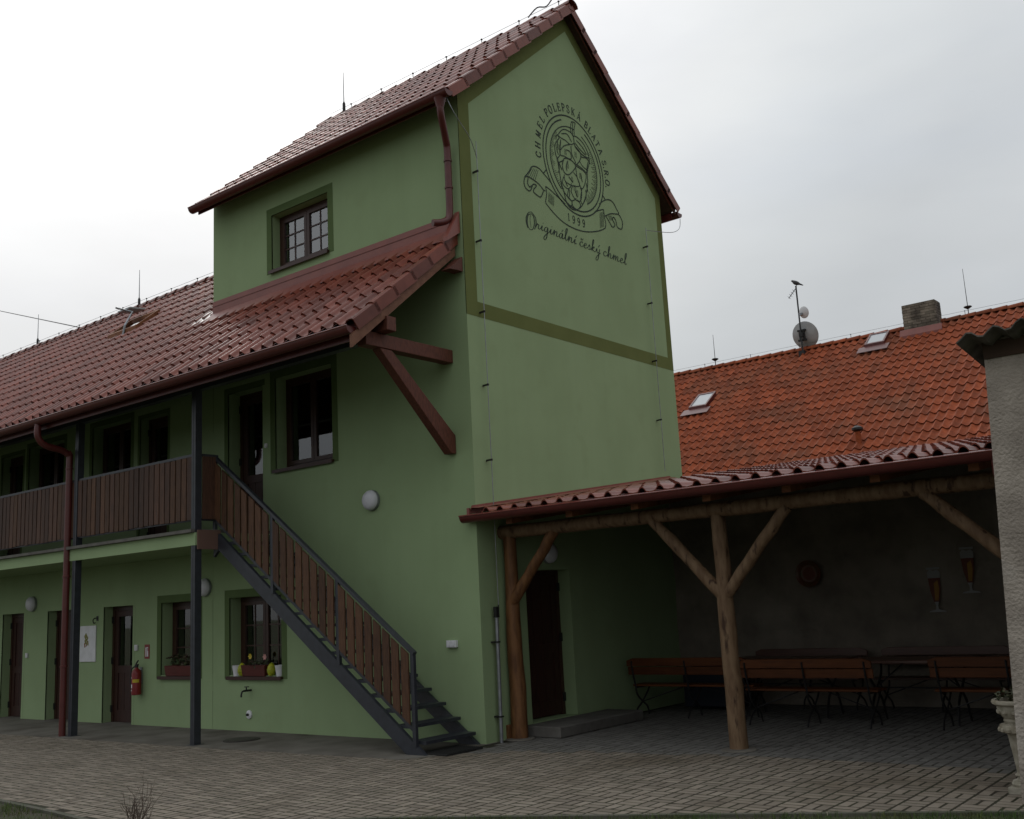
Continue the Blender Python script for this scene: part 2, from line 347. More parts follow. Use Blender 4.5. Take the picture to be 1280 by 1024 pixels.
mb = MB(); mb.add([(-24, -8, -0.0014), (8, -8, -0.0014), (8, 6, -0.0014), (-24, 6, -0.0014)], [(0, 1, 2, 3)])
sub = tag(mb.build('courtyard_bedding', 'joint'), kind='structure')
# concrete strip along the house and under the shelter roof
mb = MB()
pts = [(x, y, 0.0) for x, y in SLAB]; SH = 0.006
for (xa, ya, _), (xb, yb, _) in zip(pts, pts[1:]):
    n = max(1, int((xb-xa)/0.4))
    for i in range(n):
        u0 = xa+(xb-xa)*i/n; u1 = xa+(xb-xa)*(i+1)/n
        j0 = slab_y(u0)+0.02*math.sin(u0*7.1); j1 = slab_y(u1)+0.02*math.sin(u1*7.1)
        yb_ = 0.4
        if u0 >= 0.05: continue
        mb.quad((u0, j0, SH), (u1, j1, SH), (u1, yb_, SH), (u0, yb_, SH)); mb.quad((u0, j0, -0.05), (u1, j1, -0.05), (u1, j1, SH), (u0, j0, SH))
mb.recalc = False
slab = tag(mb.build('concrete_strip', 'concrete'), kind='structure')
# pavers in basket weave; the nearest are objects of their own
def paver_mb(lx, ly, cx=0, cy=0, z=0.0, mb=None, tx=0, ty=0):
    mb = mb or MB(); c = 0.0045; g = 0.0095
    hx, hy = lx/2-g, ly/2-g
    b = [(cx+i*hx, cy+j*hy, -0.03) for i, j in ((-1, -1), (1, -1), (1, 1), (-1, 1))]
    m = [(cx+i*hx, cy+j*hy, z-c) for i, j in ((-1, -1), (1, -1), (1, 1), (-1, 1))]
    t = [(cx+i*(hx-c), cy+j*(hy-c), z+tx*i+ty*j) for i, j in ((-1, -1), (1, -1), (1, 1), (-1, 1))]
    mb.add(b+m+t, [(0, 1, 5, 4), (1, 2, 6, 5), (2, 3, 7, 6), (3, 0, 4, 7), (4, 5, 9, 8), (5, 6, 10, 9), (6, 7, 11, 10), (7, 4, 8, 11), (8, 9, 10, 11)])
    return mb
rng = random.Random(3)
spots = []
P = 0.212
for i in range(-72, 36):
    for j in range(-27, 24):
        x = i*P; y = j*P
        for k in (0, 1):
            if (i+j) % 2: cx, cy, o = x+P/2, y+P*(0.25+0.5*k), 0
            else: cx, cy, o = x+P*(0.25+0.5*k), y+P/2, 1
            if cy < kerb_y(cx)+0.09 or (cx < 0.12 and cy > slab_y(cx)+0.10) or cy > 4.93 or cx > (7.9 if cy < -1.36 else 6.58): continue
            spots.append((cx, cy, o, rng.uniform(-0.0004, 0.0009), rng.uniform(-0.0008, 0.0008), rng.uniform(-0.0008, 0.0008)))
def vis(p, m=15):
    q = project(p); return -m < q[0] < 1280+m and -m < q[1] < 1024+m
cand = sorted([s for s in spots if s[1] < slab_y(s[0])-0.1 and vis((s[0], s[1], 0), 0) and project((s[0], s[1], 0))[0] < 1262], key=lambda s: (s[0]-CAM.x)**2+(s[1]-CAM.y)**2)[:300]
cs = set(cand)
stuff = MB(); stuff.recalc = False; dry = MB(); dry.recalc = False
for s in spots:
    if s in cs: continue
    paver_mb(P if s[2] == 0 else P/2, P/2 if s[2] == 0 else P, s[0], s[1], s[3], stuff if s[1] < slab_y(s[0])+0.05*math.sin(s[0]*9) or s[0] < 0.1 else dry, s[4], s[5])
pav = stuff.build('paving', 'paver', origin=(0, 0, 0)); tag(pav, kind='structure')
tag(dry.build('shelter_paving', 'paver_dry', origin=(0, 0, 0)), kind='structure')
mb = MB(); mb.quad((0.1, 0.25, -0.0009), (6.55, 0.25, -0.0009), (6.55, 5.0, -0.0009), (0.1, 5.0, -0.0009)); mb.recalc = False
tag(mb.build('shelter_bedding', 'joint_dust'), kind='structure')
PM = []
for o in (0, 1):
    for tx in (-0.0007, 0.0007):
        q = paver_mb(P if o == 0 else P/2, P/2 if o == 0 else P, 0, 0, 0.0, None, tx, -tx); q.recalc = False
        PM.append(q.mesh('paver', M['paver']))
for s in cand:
    inst(PM[s[2]*2+(s[4] > 0)], 'paver', pav, (s[0], s[1], s[3]), (0, 0, rng.uniform(-0.006, 0.006)))
# kerb stones and grass bed
kb = MB(); d = 0.05
bed = MB()
for (xa, ya), (xb, yb) in zip(KERB, KERB[1:]):
    bed.quad((xa, ya-0.05, 0.005), (xb, yb-0.05, 0.005), (xb, yb-9, 0.03), (xa, ya-9, 0.03))
bed.recalc = False
tag(bed.build('grass_bed', 'soil'), kind='structure')
kerb = thing('kerb_edging', 'low concrete kerb edging between the paving and the grass bed', 'kerb', (0, -5, 0))
L_ = 0; seg = []
for (xa, ya), (xb, yb) in zip(KERB, KERB[1:]):
    ln = math.hypot(xb-xa, yb-ya); n = max(1, round(ln/1.0))
    for i in range(n):
        a = Vector((xa+(xb-xa)*i/n, ya+(yb-ya)*i/n, 0)); b = Vector((xa+(xb-xa)*(i+1)/n, ya+(yb-ya)*(i+1)/n, 0))
        dv = (b-a).normalized()*0.004
        q = MB(); q.bar(a+dv+Vector((0, -0.01, -0.08)), b-dv+Vector((0, -0.01, -0.08)), 0.055, 0.215); q.build('kerb_stone', 'kerb', kerb)
gb = MB(); gb.recalc = False
g_ = random.Random(11)
for i in range(15000):
    x = g_.uniform(-4.5, 7.2); w = abs(g_.gauss(0, 0.42)) if g_.random() < 0.8 else g_.uniform(0, 1.6)
    y = kerb_y(x)-0.055-w
    if math.sin(x*3.1)+math.sin(x*7.3+1)*0.7+math.sin(y*5) < -0.5 and g_.random() < 0.8: continue
    h = g_.uniform(0.015, 0.062)*(1.35 if g_.random() < 0.15 else 1); a = g_.uniform(0, 6.28); b = 0.0035; ln = g_.uniform(0, 0.6)*h; a2 = g_.uniform(0, 6.28)
    px, py = b*math.cos(a), b*math.sin(a); dx, dy = ln*math.cos(a2), ln*math.sin(a2)
    gb.add([(x-px, y-py, 0), (x+px, y+py, 0), (x+dx*0.4+px*0.7, y+dy*0.4+py*0.7, h*0.6), (x+dx*0.4-px*0.7, y+dy*0.4-py*0.7, h*0.6), (x+dx, y+dy, h)], [(0, 1, 2, 3), (3, 2, 4)])
tag(gb.build('grass', 'grass', origin=(0, 0, 0)), kind='stuff')

# ================================================================== WALL BUILDER
def holed(mb, u0, u1, z0, z1, holes, f, depth):
    """wall face f(u, z, d) with rectangular openings and reveals of the given depth"""
    us = sorted({u0, u1} | {h[0] for h in holes} | {h[1] for h in holes}); zs = sorted({z0, z1} | {h[2] for h in holes} | {h[3] for h in holes})
    us = [u for u in us if u0 <= u <= u1]; zs = [z for z in zs if z0 <= z <= z1]
    for a, b in zip(us, us[1:]):
        for c, e in zip(zs, zs[1:]):
            mu, mz = (a+b)/2, (c+e)/2
            if any(h[0] < mu < h[1] and h[2] < mz < h[3] for h in holes): continue
            mb.quad(f(a, c, 0), f(b, c, 0), f(b, e, 0), f(a, e, 0))
    for h in holes:
        a, b, c, e = h[:4]
        for (p, q) in (((a, c), (a, e)), ((b, c), (b, e)), ((a, e), (b, e)), ((a, c), (b, c))):
            mb.quad(f(*p, 0), f(*q, 0), f(*q, depth), f(*p, depth))
FRONT = lambda u, z, d: (u, d, z)
def band_frame(parent, x0, x1, z0, z1, w, name='window_surround', bottom=True):
    """painted plaster surround, 3 mm proud of the wall, round an opening in the front wall"""
    b = MB()
    b.box((x0-w, -0.003, z0), (x0, 0.02, z1)); b.box((x1, -0.003, z0), (x1+w, 0.02, z1)); b.box((x0-w, -0.003, z1), (x1+w, 0.02, z1+w))
    return b.build(name, 'surround', parent)
def window(parent, x0, x1, z0, z1, depth=0.2, leaves=2, hb=3, curtain=None, cz=1.0, sill=True, cside=1.0, gm='glass', cd=0.16):
    y = depth; fwid = 0.065
    fr = MB()
    fr.box((x0, y, z0), (x0+fwid, y+0.07, z1)); fr.box((x1-fwid, y, z0), (x1, y+0.07, z1))
    fr.box((x0+fwid, y, z0), (x1-fwid, y+0.07, z0+fwid)); fr.box((x0+fwid, y, z1-fwid), (x1-fwid, y+0.07, z1))
    win = fr.build('window', 'frame', parent)
    lw = (x1-x0-2*fwid)/leaves
    for i in range(leaves):
        a = x0+fwid+lw*i+0.004; b = a+lw-0.008; s = 0.06; c = z0+fwid+0.004; e = z1-fwid-0.004
        q = MB(); yy = y-0.012
        q.box((a, yy, c), (a+s, yy+0.06, e)); q.box((b-s, yy, c), (b, yy+0.06, e)); q.box((a+s, yy, c), (b-s, yy+0.06, c+s)); q.box((a+s, yy, e-s), (b-s, yy+0.06, e))
        q.build('sash', 'frame', win)
        g = MB(); g.box((a+s, yy+0.026, c+s), (b-s, yy+0.032, e-s)); g.build('pane', gm, win)
        if hb:
            m = MB(); mw = 0.011
            xm = (a+b)/2; m.box((xm-mw, yy+0.016, c+s), (xm+mw, yy+0.022, e-s))
            for k in range(1, hb):
                zz = c+s+(e-c-2*s)*k/hb; m.box((a+s, yy+0.015, zz-mw), (b-s, yy+0.023, zz+mw))
            m.build('glazing_bar', 'frame', win)
    if curtain:
        q = MB(); n = 60; xa = x0+0.02; xb = x0+0.02+(x1-x0-0.04)*cside
        for k in range(n):
            ua = xa+(xb-xa)*k/n; ub = xa+(xb-xa)*(k+1)/n
            ya = y+cd+0.012*math.sin(ua*52); yb = y+cd+0.012*math.sin(ub*52)
            q.quad((ua, ya, z0+0.02), (ub, yb, z0+0.02), (ub, yb, z0+(z1-z0)*cz), (ua, ya, z0+(z1-z0)*cz))
        q.recalc = False; q.build('curtain', curtain, win, smooth=True)
    if sill:
        q = MB(); q.box((x0-0.03, -0.055, z0-0.045), (x1+0.03, y, z0-0.012)); q.box((x0-0.03, -0.055, z0-0.065), (x1+0.03, -0.045, z0-0.045)); q.build('sill', 'frame', win)
    return win
def door(parent, x0, x1, z0, z1, depth=0.2, glass=True, hinge=-1, f=FRONT):
    """plank door in a reveal; f maps (u, z, depth) to the wall it stands in"""
    def bx(q, a, b, c, e, d0, d1):
        v = [f(u, z, d) for d in (d0, d1) for u, z in ((a, c), (b, c), (b, e), (a, e))]
        q.add(v, [(0, 1, 2, 3), (7, 6, 5, 4), (0, 4, 5, 1), (1, 5, 6, 2), (2, 6, 7, 3), (3, 7, 4, 0)])
    q = MB(); w = 0.07
    bx(q, x0, x0+w, z0, z1, depth, depth+0.08); bx(q, x1-w, x1, z0, z1, depth, depth+0.08); bx(q, x0+w, x1-w, z1-w, z1, depth, depth+0.08)
    d = q.build('door', 'frame', parent)
    q = MB(); a, b, c, e = x0+w+0.004, x1-w-0.004, z0+0.012, z1-w-0.004
    s = 0.11
    for (p0, p1, r0, r1) in ((a, a+s, c, e), (b-s, b, c, e), (a+s, b-s, c, c+0.2), (a+s, b-s, e-s, e), (a+s, b-s, c+0.85, c+0.98)):
        bx(q, p0, p1, r0, r1, depth+0.012, depth+0.06)
    q.build('door_leaf', 'doorwood', d)
    q = MB(); n = 3
    for k in range(n):
        u0 = a+s+(b-a-2*s)*k/n; u1 = a+s+(b-a-2*s)*(k+1)/n
        bx(q, u0+0.004, u1-0.004, c+0.2, c+0.85, depth+0.026, depth+0.05)
        if not glass: bx(q, u0+0.004, u1-0.004, c+0.98, e-s, depth+0.026, depth+0.05)
    q.build('door_panel', 'doorwood', d)
    if glass:
        q = MB(); bx(q, a+s+0.002, b-s-0.002, c+0.98, e-s, depth+0.034, depth+0.04); q.build('pane', 'glass', d)
        q = MB(); bx(q, a-0.02, b+0.02, c, e, depth+0.25, depth+0.26); q.build('dark_backing', 'deck', d)  # dark panel added behind the glass, standing in for the unlit room
    u = b-0.05 if hinge < 0 else a+0.05
    q = MB(); bx(q, u-0.018, u+0.018, c+0.93, c+1.13, depth+0.004, depth+0.013); bx(q, u-0.012, u+0.012, c+1.04, c+1.065, depth-0.045, depth+0.004)
    bx(q, min(u, u+hinge*0.12), max(u, u+hinge*0.12), c+1.04, c+1.065, depth-0.052, depth-0.03); q.build('door_handle', 'black', d)
    uh = x0+0.02 if hinge < 0 else x1-0.02
    for zz in (z0+0.18, (z0+z1)/2, z1-0.3):
        q = MB(); bx(q, uh-0.03, uh+0.03, zz, zz+0.12, depth-0.02, depth+0.01); q.build('hinge', 'black', d)
    return d

# ================================================================== ROOF TILE BUILDER
PROF = [(0.0, 0.002), (0.10, 0.006), (0.17, 0.030), (0.25, 0.052), (0.34, 0.060), (0.43, 0.053), (0.51, 0.031), (0.58, 0.005), (0.80, -0.004), (1.03, 0.0)]
PANT = [(0.0, 0.034), (0.12, 0.040), (0.24, 0.026), (0.42, 0.006), (0.62, 0.0), (0.80, 0.008), (0.94, 0.028), (1.04, 0.036)]
def tile_mb(w, L, prof=PROF, lift=0.034, th=0.017, amp=1.0, mb=None, T=None):
    mb = mb or MB(); mb.recalc = False; n = len(prof)
    f = [(a*w, 0, z*amp+lift) for a, z in prof]; b = [(a*w, L, z*amp) for a, z in prof]; u = [(a*w, 0.0, z*amp+lift-th) for a, z in prof]
    v = f+b+u
    if T: v = [T @ Vector(q) for q in v]
    mb.add(v, [(i, i+1, n+i+1, n+i) for i in range(n-1)]+[(2*n+i, 2*n+i+1, i+1, i) for i in range(n-1)])
    return mb
def verge_mb(L, side=1, w=0.18, drop=0.15, lift=0.022):
    mb = MB(); mb.recalc = False
    pr = [(-0.03, 0.0), (0.0, 0.012), (0.05, 0.046), (0.11, 0.056), (w-0.02, 0.052), (w, 0.036), (w, -drop)]
    n = len(pr)
    f = [(side*a, 0, z+lift) for a, z in pr]; b = [(side*a, L, z) for a, z in pr]
    u = [(side*(a if i < n-2 else a-0.016), 0, z+lift-(0.016 if i < n-1 else 0)) for i, (a, z) in enumerate(pr)]
    ub = [(side*(w-0.016), L, 0.02), (side*(w-0.016), L, -drop)]
    mb.add(f+b+u+ub, [(i, i+1, n+i+1, n+i) for i in range(n-1)]+[(2*n+i, 2*n+i+1, i+1, i) for i in range(n-1)]+[(2*n+n-2, 2*n+n-1, 3*n+1, 3*n), (n-1, 2*n-1, 3*n+1, 2*n+n-1)])
    return mb
def roof_field(roof, mat, x1, ncol, w, y0, z0, ang, pitch, nrow, prof=PROF, amp=1.0, keep=None, nind=300, seed=1, lap=0.075):
    rg = random.Random(seed); c, s = math.cos(ang), math.sin(ang)
    me = tile_mb(w, pitch+lap, prof, amp=amp).mesh('tile', M[mat])
    me.polygons.foreach_set('use_smooth', [True]*len(me.polygons)); me.set_sharp_from_angle(angle=R(50))
    items = []
    for r in range(nrow):
        y = y0+r*pitch*c; z = z0+r*pitch*s
        for k in range(ncol):
            x = x1-(k+1)*w
            if keep and not keep(x+w/2, y, r): continue
            items.append((x+rg.uniform(-.003, .003), y, z+rg.uniform(-.003, .003), rg.uniform(-.006, .006), rg.uniform(-.008, .008)))
    infr = [i for i in items if vis((i[0]+w/2, i[1], i[2]), 4)]
    infr.sort(key=lambda i: (Vector(i[:3])-CAM).length)
    ind = set(infr[:nind])
    st = MB(); st.recalc = False
    for it in items:
        rot = Matrix.Rotation(ang+it[4], 4, 'X') @ Matrix.Rotation(it[3], 4, 'Z')
        if it in ind:
            inst(me, 'tile', roof, it[:3], rot.to_euler())
        else:
            tile_mb(w, pitch+lap, prof, amp=amp, mb=st, T=Matrix.Translation(it[:3]) @ rot)
    if st.v:
        o = st.build('tile_courses', mat, roof, smooth=True); tag(o, kind='stuff')
def ridge_row(roof, mat, x0, x1, y, z, step=0.36, r=0.105):
    n = int((x1-x0)/step); prev = None
    q = MB(); q.recalc = False; k = 7
    for e, (xx, rr) in enumerate(((0, r*0.92), (step+0.03, r*1.14))):
        for i in range(k+1):
            a = math.pi*i/k; q.v.append(Vector((xx, -rr*1.15*math.cos(a), rr*0.95*math.sin(a))))
    for i in range(k): q.f.append((i, i+1, k+2+i, k+1+i))
    c = len(q.v); q.v.append(Vector((0, 0, 0)))
    for i in range(k): q.f.append((i+1, i, c))
    me = q.mesh('ridge_tile', M[mat]); me.polygons.foreach_set('use_smooth', [True]*len(me.polygons)); me.set_sharp_from_angle(angle=R(45))
    for i in range(n+1):
        inst(me, 'ridge_tile', roof, (x1-(i+1)*step, y, z+random.uniform(-.006, .006)))
def gutter(parent, x0, x1, y, z, r=0.075, mat='maroon', bead=True, lip=0.011):
    q = MB(); k = 10; q.recalc = False
    for xx in (x0, x1):
        for rr in (r, r-0.006):
            for i in range(k+1):
                a = math.pi*(1+i/k); q.v.append(Vector((xx, y+rr*math.cos(a), z+rr*math.sin(a)*1.05)))
    m = k+1
    for i in range(k):
        q.f.append((i, i+1, 2*m+i+1, 2*m+i)); q.f.append((m+i+1, m+i, 3*m+i, 3*m+i+1))
    q.f.append(tuple(range(m))); q.f.append(tuple(range(2*m, 3*m)))
    g = q.build('gutter', mat, parent, smooth=True)
    if bead:
        b = MB(); b.tube([(x0, y-r, z+0.004), (x1, y-r, z+0.004)], lip, 8); b.build('gutter_bead', 'lip', g, smooth=True)
    n = int((x1-x0)/0.9)
    for i in range(n+1):
        xx = x0+0.25+i*0.9
        if xx > x1-0.05: break
        b = MB(); b.box((xx-0.012, y-r-0.006, z+0.006), (xx+0.012, y+r+0.05, z+0.011)); b.build('gutter_bracket', mat, g)
    return g

# ================================================================== TOWER HOUSE
tower = thing('tower_house', 'tall green plastered tower with steep tiled gable roof and black hop emblem', 'tower', (-2.87, 2.78, 0))
TX0, TY1 = -5.74, 5.55
RY, RZ, TS = 2.78, 11.42, 0.867           # ridge line and slope of the tower roof (tile bed)
T_ANG = math.atan(TS)
zt = lambda y: RZ-abs(y-RY)*TS
UW = (-4.10, -2.76, 3.99, 5.46); UD = (-5.33, -4.42, 3.03, 5.40); TW = (-4.15, -2.77, 7.27, 8.22); W2 = (-5.30, -4.00, 0.84, 2.05)
GD = (0.97, 2.0, 0.15, 2.17)
GABLE = lambda u, z, d: (-d, u, z)
w_ = MB()
WT = zt(0)-0.05
holed(w_, TX0, 0, -0.05, WT, [UW, UD, TW, W2], FRONT, 0.30)
holed(w_, 0, TY1, -0.05, WT, [GD], GABLE, 0.34)
w_.add([(0, 0, WT), (0, TY1, WT), (0, RY, zt(RY)-0.05)], [(0, 1, 2)])
w_.add([(TX0, 0, WT), (TX0, TY1, WT), (TX0, RY, zt(RY)-0.05)], [(0, 1, 2)])
w_.quad((TX0, 0, -0.05), (TX0, TY1, -0.05), (TX0, TY1, WT), (TX0, 0, WT)); w_.quad((TX0, TY1, -0.05), (0, TY1, -0.05), (0, TY1, WT), (TX0, TY1, WT))
w_.recalc = False
w_.build('wall', 'plaster', tower)
# painted border on the gable
b = MB(); e = 0.003
def strip(p):
    b.prism([(e, y, z) for y, z in p], (-0.012, 0, 0))
IB = [(0.235, 5.845), (0.235, 8.80), (2.83, 11.05), (5.385, 8.83), (5.385, 5.845)]
OB = [(0, 5.63), (0, WT), (RY, zt(RY)-0.06), (TY1, WT), (TY1, 5.63)]
for i in range(4): strip([OB[i], IB[i], IB[i+1], OB[i+1]])
strip([OB[4], IB[4], IB[0], OB[0]])
b.build('gable_border', 'band', tower)
q = MB(); q.box((0, GD[1], GD[2]), (0.003, GD[1]+0.06, GD[3]+0.06)); q.box((0, GD[0]-0.05, GD[3]), (0.003, GD[1], GD[3]+0.06)); q.build('door_surround', 'plaster', tower)
for h in (UW, TW, W2): band_frame(tower, h[0], h[1], h[2]-0.05, h[3], 0.125)
q = MB(); q.box((UD[0]-0.1, -0.003, 3.03), (UD[0], 0.02, UD[3])); q.box((UD[0]-0.1, -0.003, UD[3]), (UD[1]+0.06, 0.02, UD[3]+0.1)); q.build('door_surround', 'surround', tower)
window(tower, *TW, depth=0.17, leaves=2, hb=3, curtain='curtain', gm='glass_bright', cd=0.085)
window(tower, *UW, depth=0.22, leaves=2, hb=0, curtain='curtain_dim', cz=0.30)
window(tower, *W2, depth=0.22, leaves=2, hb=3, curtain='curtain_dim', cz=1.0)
door(tower, *UD, depth=0.24)
door(tower, *GD, depth=0.20, glass=False, hinge=1, f=GABLE)
# roof
dk = MB(); OVX = 0.14
for sgn in (-1, 1):
    y_e = RY+sgn*3.06
    dk.prism([(TX0, y_e, zt(y_e)-0.02), (TX0, RY, RZ-0.02), (TX0, RY, RZ-0.10), (TX0, y_e, zt(y_e)-0.10)], (OVX-TX0, 0, 0))
troof = dk.build('roof', 'deck', tower)
TP = 0.408; TW_ = 0.235
ye = RY-3.14
roof_field(troof, 'tile', 0.02, 25, 0.231, ye, zt(ye), T_ANG, TP, 10, seed=2)
vm = verge_mb(TP+0.06, 1, drop=0.105).mesh('verge_tile', M['tile']); vm2 = verge_mb(TP+0.06, -1, drop=0.105).mesh('verge_tile', M['tile'])
for r in range(10):
    d_ = r*TP
    inst(vm, 'verge_tile', troof, (0.015, ye+d_*math.cos(T_ANG), zt(ye)+d_*math.sin(T_ANG)), (T_ANG, 0, 0))
    yb = RY+3.14-d_*math.cos(T_ANG)
    inst(vm2, 'verge_tile', troof, (0.015, yb, zt(ye)+d_*math.sin(T_ANG)), (Matrix.Rotation(math.pi, 4, 'Z') @ Matrix.Rotation(T_ANG, 4, 'X')).to_euler())
st = MB(); st.recalc = False
for r in range(10):
    d_ = r*TP; yb = RY+3.14-d_*math.cos(T_ANG)
    for k in range(25):
        tile_mb(TW_, TP+0.06, mb=st, T=Matrix.Translation((0.02-k*TW_, yb, zt(ye)+d_*math.sin(T_ANG))) @ Matrix.Rotation(math.pi, 4, 'Z') @ Matrix.Rotation(T_ANG, 4, 'X'))
tag(st.build('rear_tile_courses', 'tile', troof), kind='stuff')
ridge_row(troof, 'tile', TX0, 0.21, RY, RZ-0.025, 0.37)
q = MB(); q.box((-0.02, RY-0.10, RZ-0.10), (0.20, RY+0.10, RZ-0.01)); q.build('ridge_end', 'tile', troof, bevel=0.02)
gt = gutter(tower, TX0-0.06, 0.20, -0.40, 8.70, 0.08)
gt2 = gutter(tower, TX0-0.06, 0.16, 2*RY+0.42, 8.66, 0.085)
q = MB(); q.box((TX0, -0.315, 8.61), (0.05, -0.295, 8.72)); q.build('fascia_board', 'maroon', tower)
q = MB(); q.box((TX0, 2*RY+0.30, 8.53), (0.05, 2*RY+0.32, 8.70)); q.build('fascia_board', 'maroon', tower)
q = MB(); q.prism([(0.14, RY, RZ-0.11), (0.14, 2*RY+0.3, zt(2*RY+0.3)-0.14), (0.14, 2*RY+0.3, zt(2*RY+0.3)-0.02), (0.14, RY, RZ-0.02)], (-0.03, 0, 0)); q.build('barge_board', 'maroon', tower)
# tower downpipe with swan necks
dp = MB(); DX = -0.13
dp.tube(cat_rom([(DX+0.16, -0.40, 8.66), (DX+0.16, -0.40, 8.48), (DX+0.13, -0.34, 8.34), (DX+0.03, -0.16, 8.12), (DX, -0.11, 7.98), (DX, -0.11, 7.4), (DX, -0.115, 7.10), (DX-0.01, -0.15, 6.98), (DX-0.05, -0.25, 6.92), (DX-0.10, -0.36, 6.90)], 5), 0.05, 12)
dpo = dp.build('downpipe', 'maroon', tower, smooth=True)
for z in (7.85, 7.45):
    q = MB(); q.lathe([(0.05, -0.015), (0.06, -0.012), (0.06, 0.012), (0.05, 0.015)], (DX, -0.11, z), 12); q.build('pipe_collar', 'maroon', dpo)
q = MB(); q.lathe([(0.03, 0.0), (0.055, 0.0), (0.075, 0.09), (0.09, 0.13), (0.085, 0.13)], (DX+0.16, -0.40, 8.50), 14); q.build('hopper', 'maroon', dpo, smooth=True)

# ================================================================== WING HOUSE
wing = thing('wing_house', 'long low green two storey wing with glossy brown tiled roof over balcony', 'house', (-14.5, 2.7, 0))
WX0 = -24.0
E0, EZ, WS = -1.95, 5.16, 0.83
W_ANG = math.atan(WS); WRY = 2.58
zw = lambda y: EZ+(WRY-E0-abs(y-WRY))*WS
D1 = (-12.95, -12.06, 0.0, 2.05); D2 = (-11.11, -10.20, 0.0, 2.05); D3 = (-9.07, -8.10, 0.0, 2.05); W1 = (-7.22, -6.16, 0.84, 2.05)
U1 = (-9.60, -8.26, 3.99, 5.46); U2 = (-7.96, -7.08, 3.03, 5.38); U3 = (-12.08, -10.66, 3.99, 5.40); U4 = (-13.24, -12.32, 3.03, 5.34)
U5 = (-16.2, -14.8, 3.99, 5.40); D4 = (-15.6, -14.7, 0.0, 2.05)
w_ = MB(); w_.recalc = False
holed(w_, WX0, TX0-0.006, -0.05, 6.5, [D1, D2, D3, D4, W1, U1, U2, U3, U4, U5], FRONT, 0.30)
w_.quad((WX0, 0, -0.05), (WX0, 5.44, -0.05), (WX0, 5.44, 6.5), (WX0, 0, 6.5)); w_.add([(WX0, 0, 6.5), (WX0, 5.44, 6.5), (WX0, WRY, zw(WRY)-0.05)], [(0, 1, 2)])
w_.quad((WX0, 5.44, -0.05), (TX0-0.006, 5.44, -0.05), (TX0-0.006, 5.44, 6.5), (WX0, 5.44, 6.5))
w_.build('wall', 'plaster', wing)
for h in (W1,): band_frame(wing, h[0], h[1], h[2]-0.05, h[3], 0.125)
for h in (U1, U3, U5): band_frame(wing, h[0], h[1], h[2]-0.05, h[3], 0.10)
for h in (U2, U4, D1, D2, D3, D4):
    q = MB(); q.box((h[0]-0.07, -0.003, h[2]), (h[0], 0.02, h[3]+0.07)); q.box((h[0], -0.003, h[3]), (h[1]+0.07, 0.02, h[3]+0.07)); q.box((h[1], -0.003, h[2]), (h[1]+0.07, 0.02, h[3]))
    q.build('door_surround', 'surround' if h in (U2, U4) else 'plaster', wing)
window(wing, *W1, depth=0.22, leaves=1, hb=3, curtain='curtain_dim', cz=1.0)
window(wing, *U1, depth=0.22, leaves=2, hb=0); window(wing, *U3, depth=0.22, leaves=2, hb=0); window(wing, *U5, depth=0.22, leaves=2, hb=0)
for h in (U2, U4, D3): door(wing, *h, depth=0.18)
for h in (D1, D2, D4): door(wing, *h, depth=0.18, glass=False)
dk = MB(); dk.recalc = True
dk.prism([(WX0, E0+0.1, zw(E0+0.1)-0.02), (WX0, WRY, zw(WRY)-0.02), (WX0, WRY, zw(WRY)-0.11), (WX0, E0+0.1, zw(E0+0.1)-0.11)], (TX0-0.002-WX0, 0, 0))
dk.prism([(TX0-0.002, E0+0.1, zw(E0+0.1)-0.02), (TX0-0.002, -0.004, zw(0)-0.02), (TX0-0.002, -0.004, zw(0)-0.11), (TX0-0.002, E0+0.1, zw(E0+0.1)-0.11)], (-0.12-TX0, 0, 0))
dk.prism([(WX0, 2*WRY+0.4, zw(2*WRY+0.4)-0.02), (WX0, WRY, zw(WRY)-0.02), (WX0, WRY, zw(WRY)-0.11), (WX0, 2*WRY+0.4, zw(2*WRY+0.4)-0.11)], (TX0-0.002-WX0, 0, 0))
wroof = dk.build('roof', 'deck', wing)
WP = 0.436; XV = -0.27
ncol = int((XV-WX0)/TW_)
SKY_ = (-10.65, -9.60, 0.86, 1.42)
def keepw(x, y, r):
    if x > TX0-0.05 and r > 5: return False
    return True
roof_field(wroof, 'tile', XV, ncol, TW_, E0, EZ, W_ANG, WP, 14, keep=keepw, seed=5)
vm = verge_mb(WP+0.06, 1, 0.17, 0.11).mesh('verge_tile', M['tile'])
for r in range(6):
    d_ = r*WP; inst(vm, 'verge_tile', wroof, (XV-0.005, E0+d_*math.cos(W_ANG), EZ+d_*math.sin(W_ANG)), (W_ANG, 0, 0))
ridge_row(wroof, 'tile', WX0, TX0-0.02, WRY, zw(WRY)+0.02, 0.38)
# skylight standing open on the wing roof
sk = MB(); x0, x1, ya, yb = SKY_
fz = lambda y, h: zw(y)+h
def slab_on(mbx, x0, x1, ya, yb, h0, h1):
    mbx.add([(x, y, fz(y, h)) for h in (h0, h1) for x, y in ((x0, ya), (x1, ya), (x1, yb), (x0, yb))], [(0, 3, 2, 1), (4, 5, 6, 7), (0, 1, 5, 4), (1, 2, 6, 5), (2, 3, 7, 6), (3, 0, 4, 7)])
for a in ((x0, x1, ya, ya+0.05), (x0, x1, yb-0.05, yb), (x0, x0+0.05, ya+0.05, yb-0.05), (x1-0.05, x1, ya+0.05, yb-0.05)): slab_on(sk, *a, 0.0, 0.17)
sko = sk.build('skylight', 'orangedge', wroof.parent)
q = MB(); slab_on(q, x0+0.05, x1-0.05, ya+0.05, yb-0.05, 0.10, 0.105); q.build('pane', 'skyglass', sko)
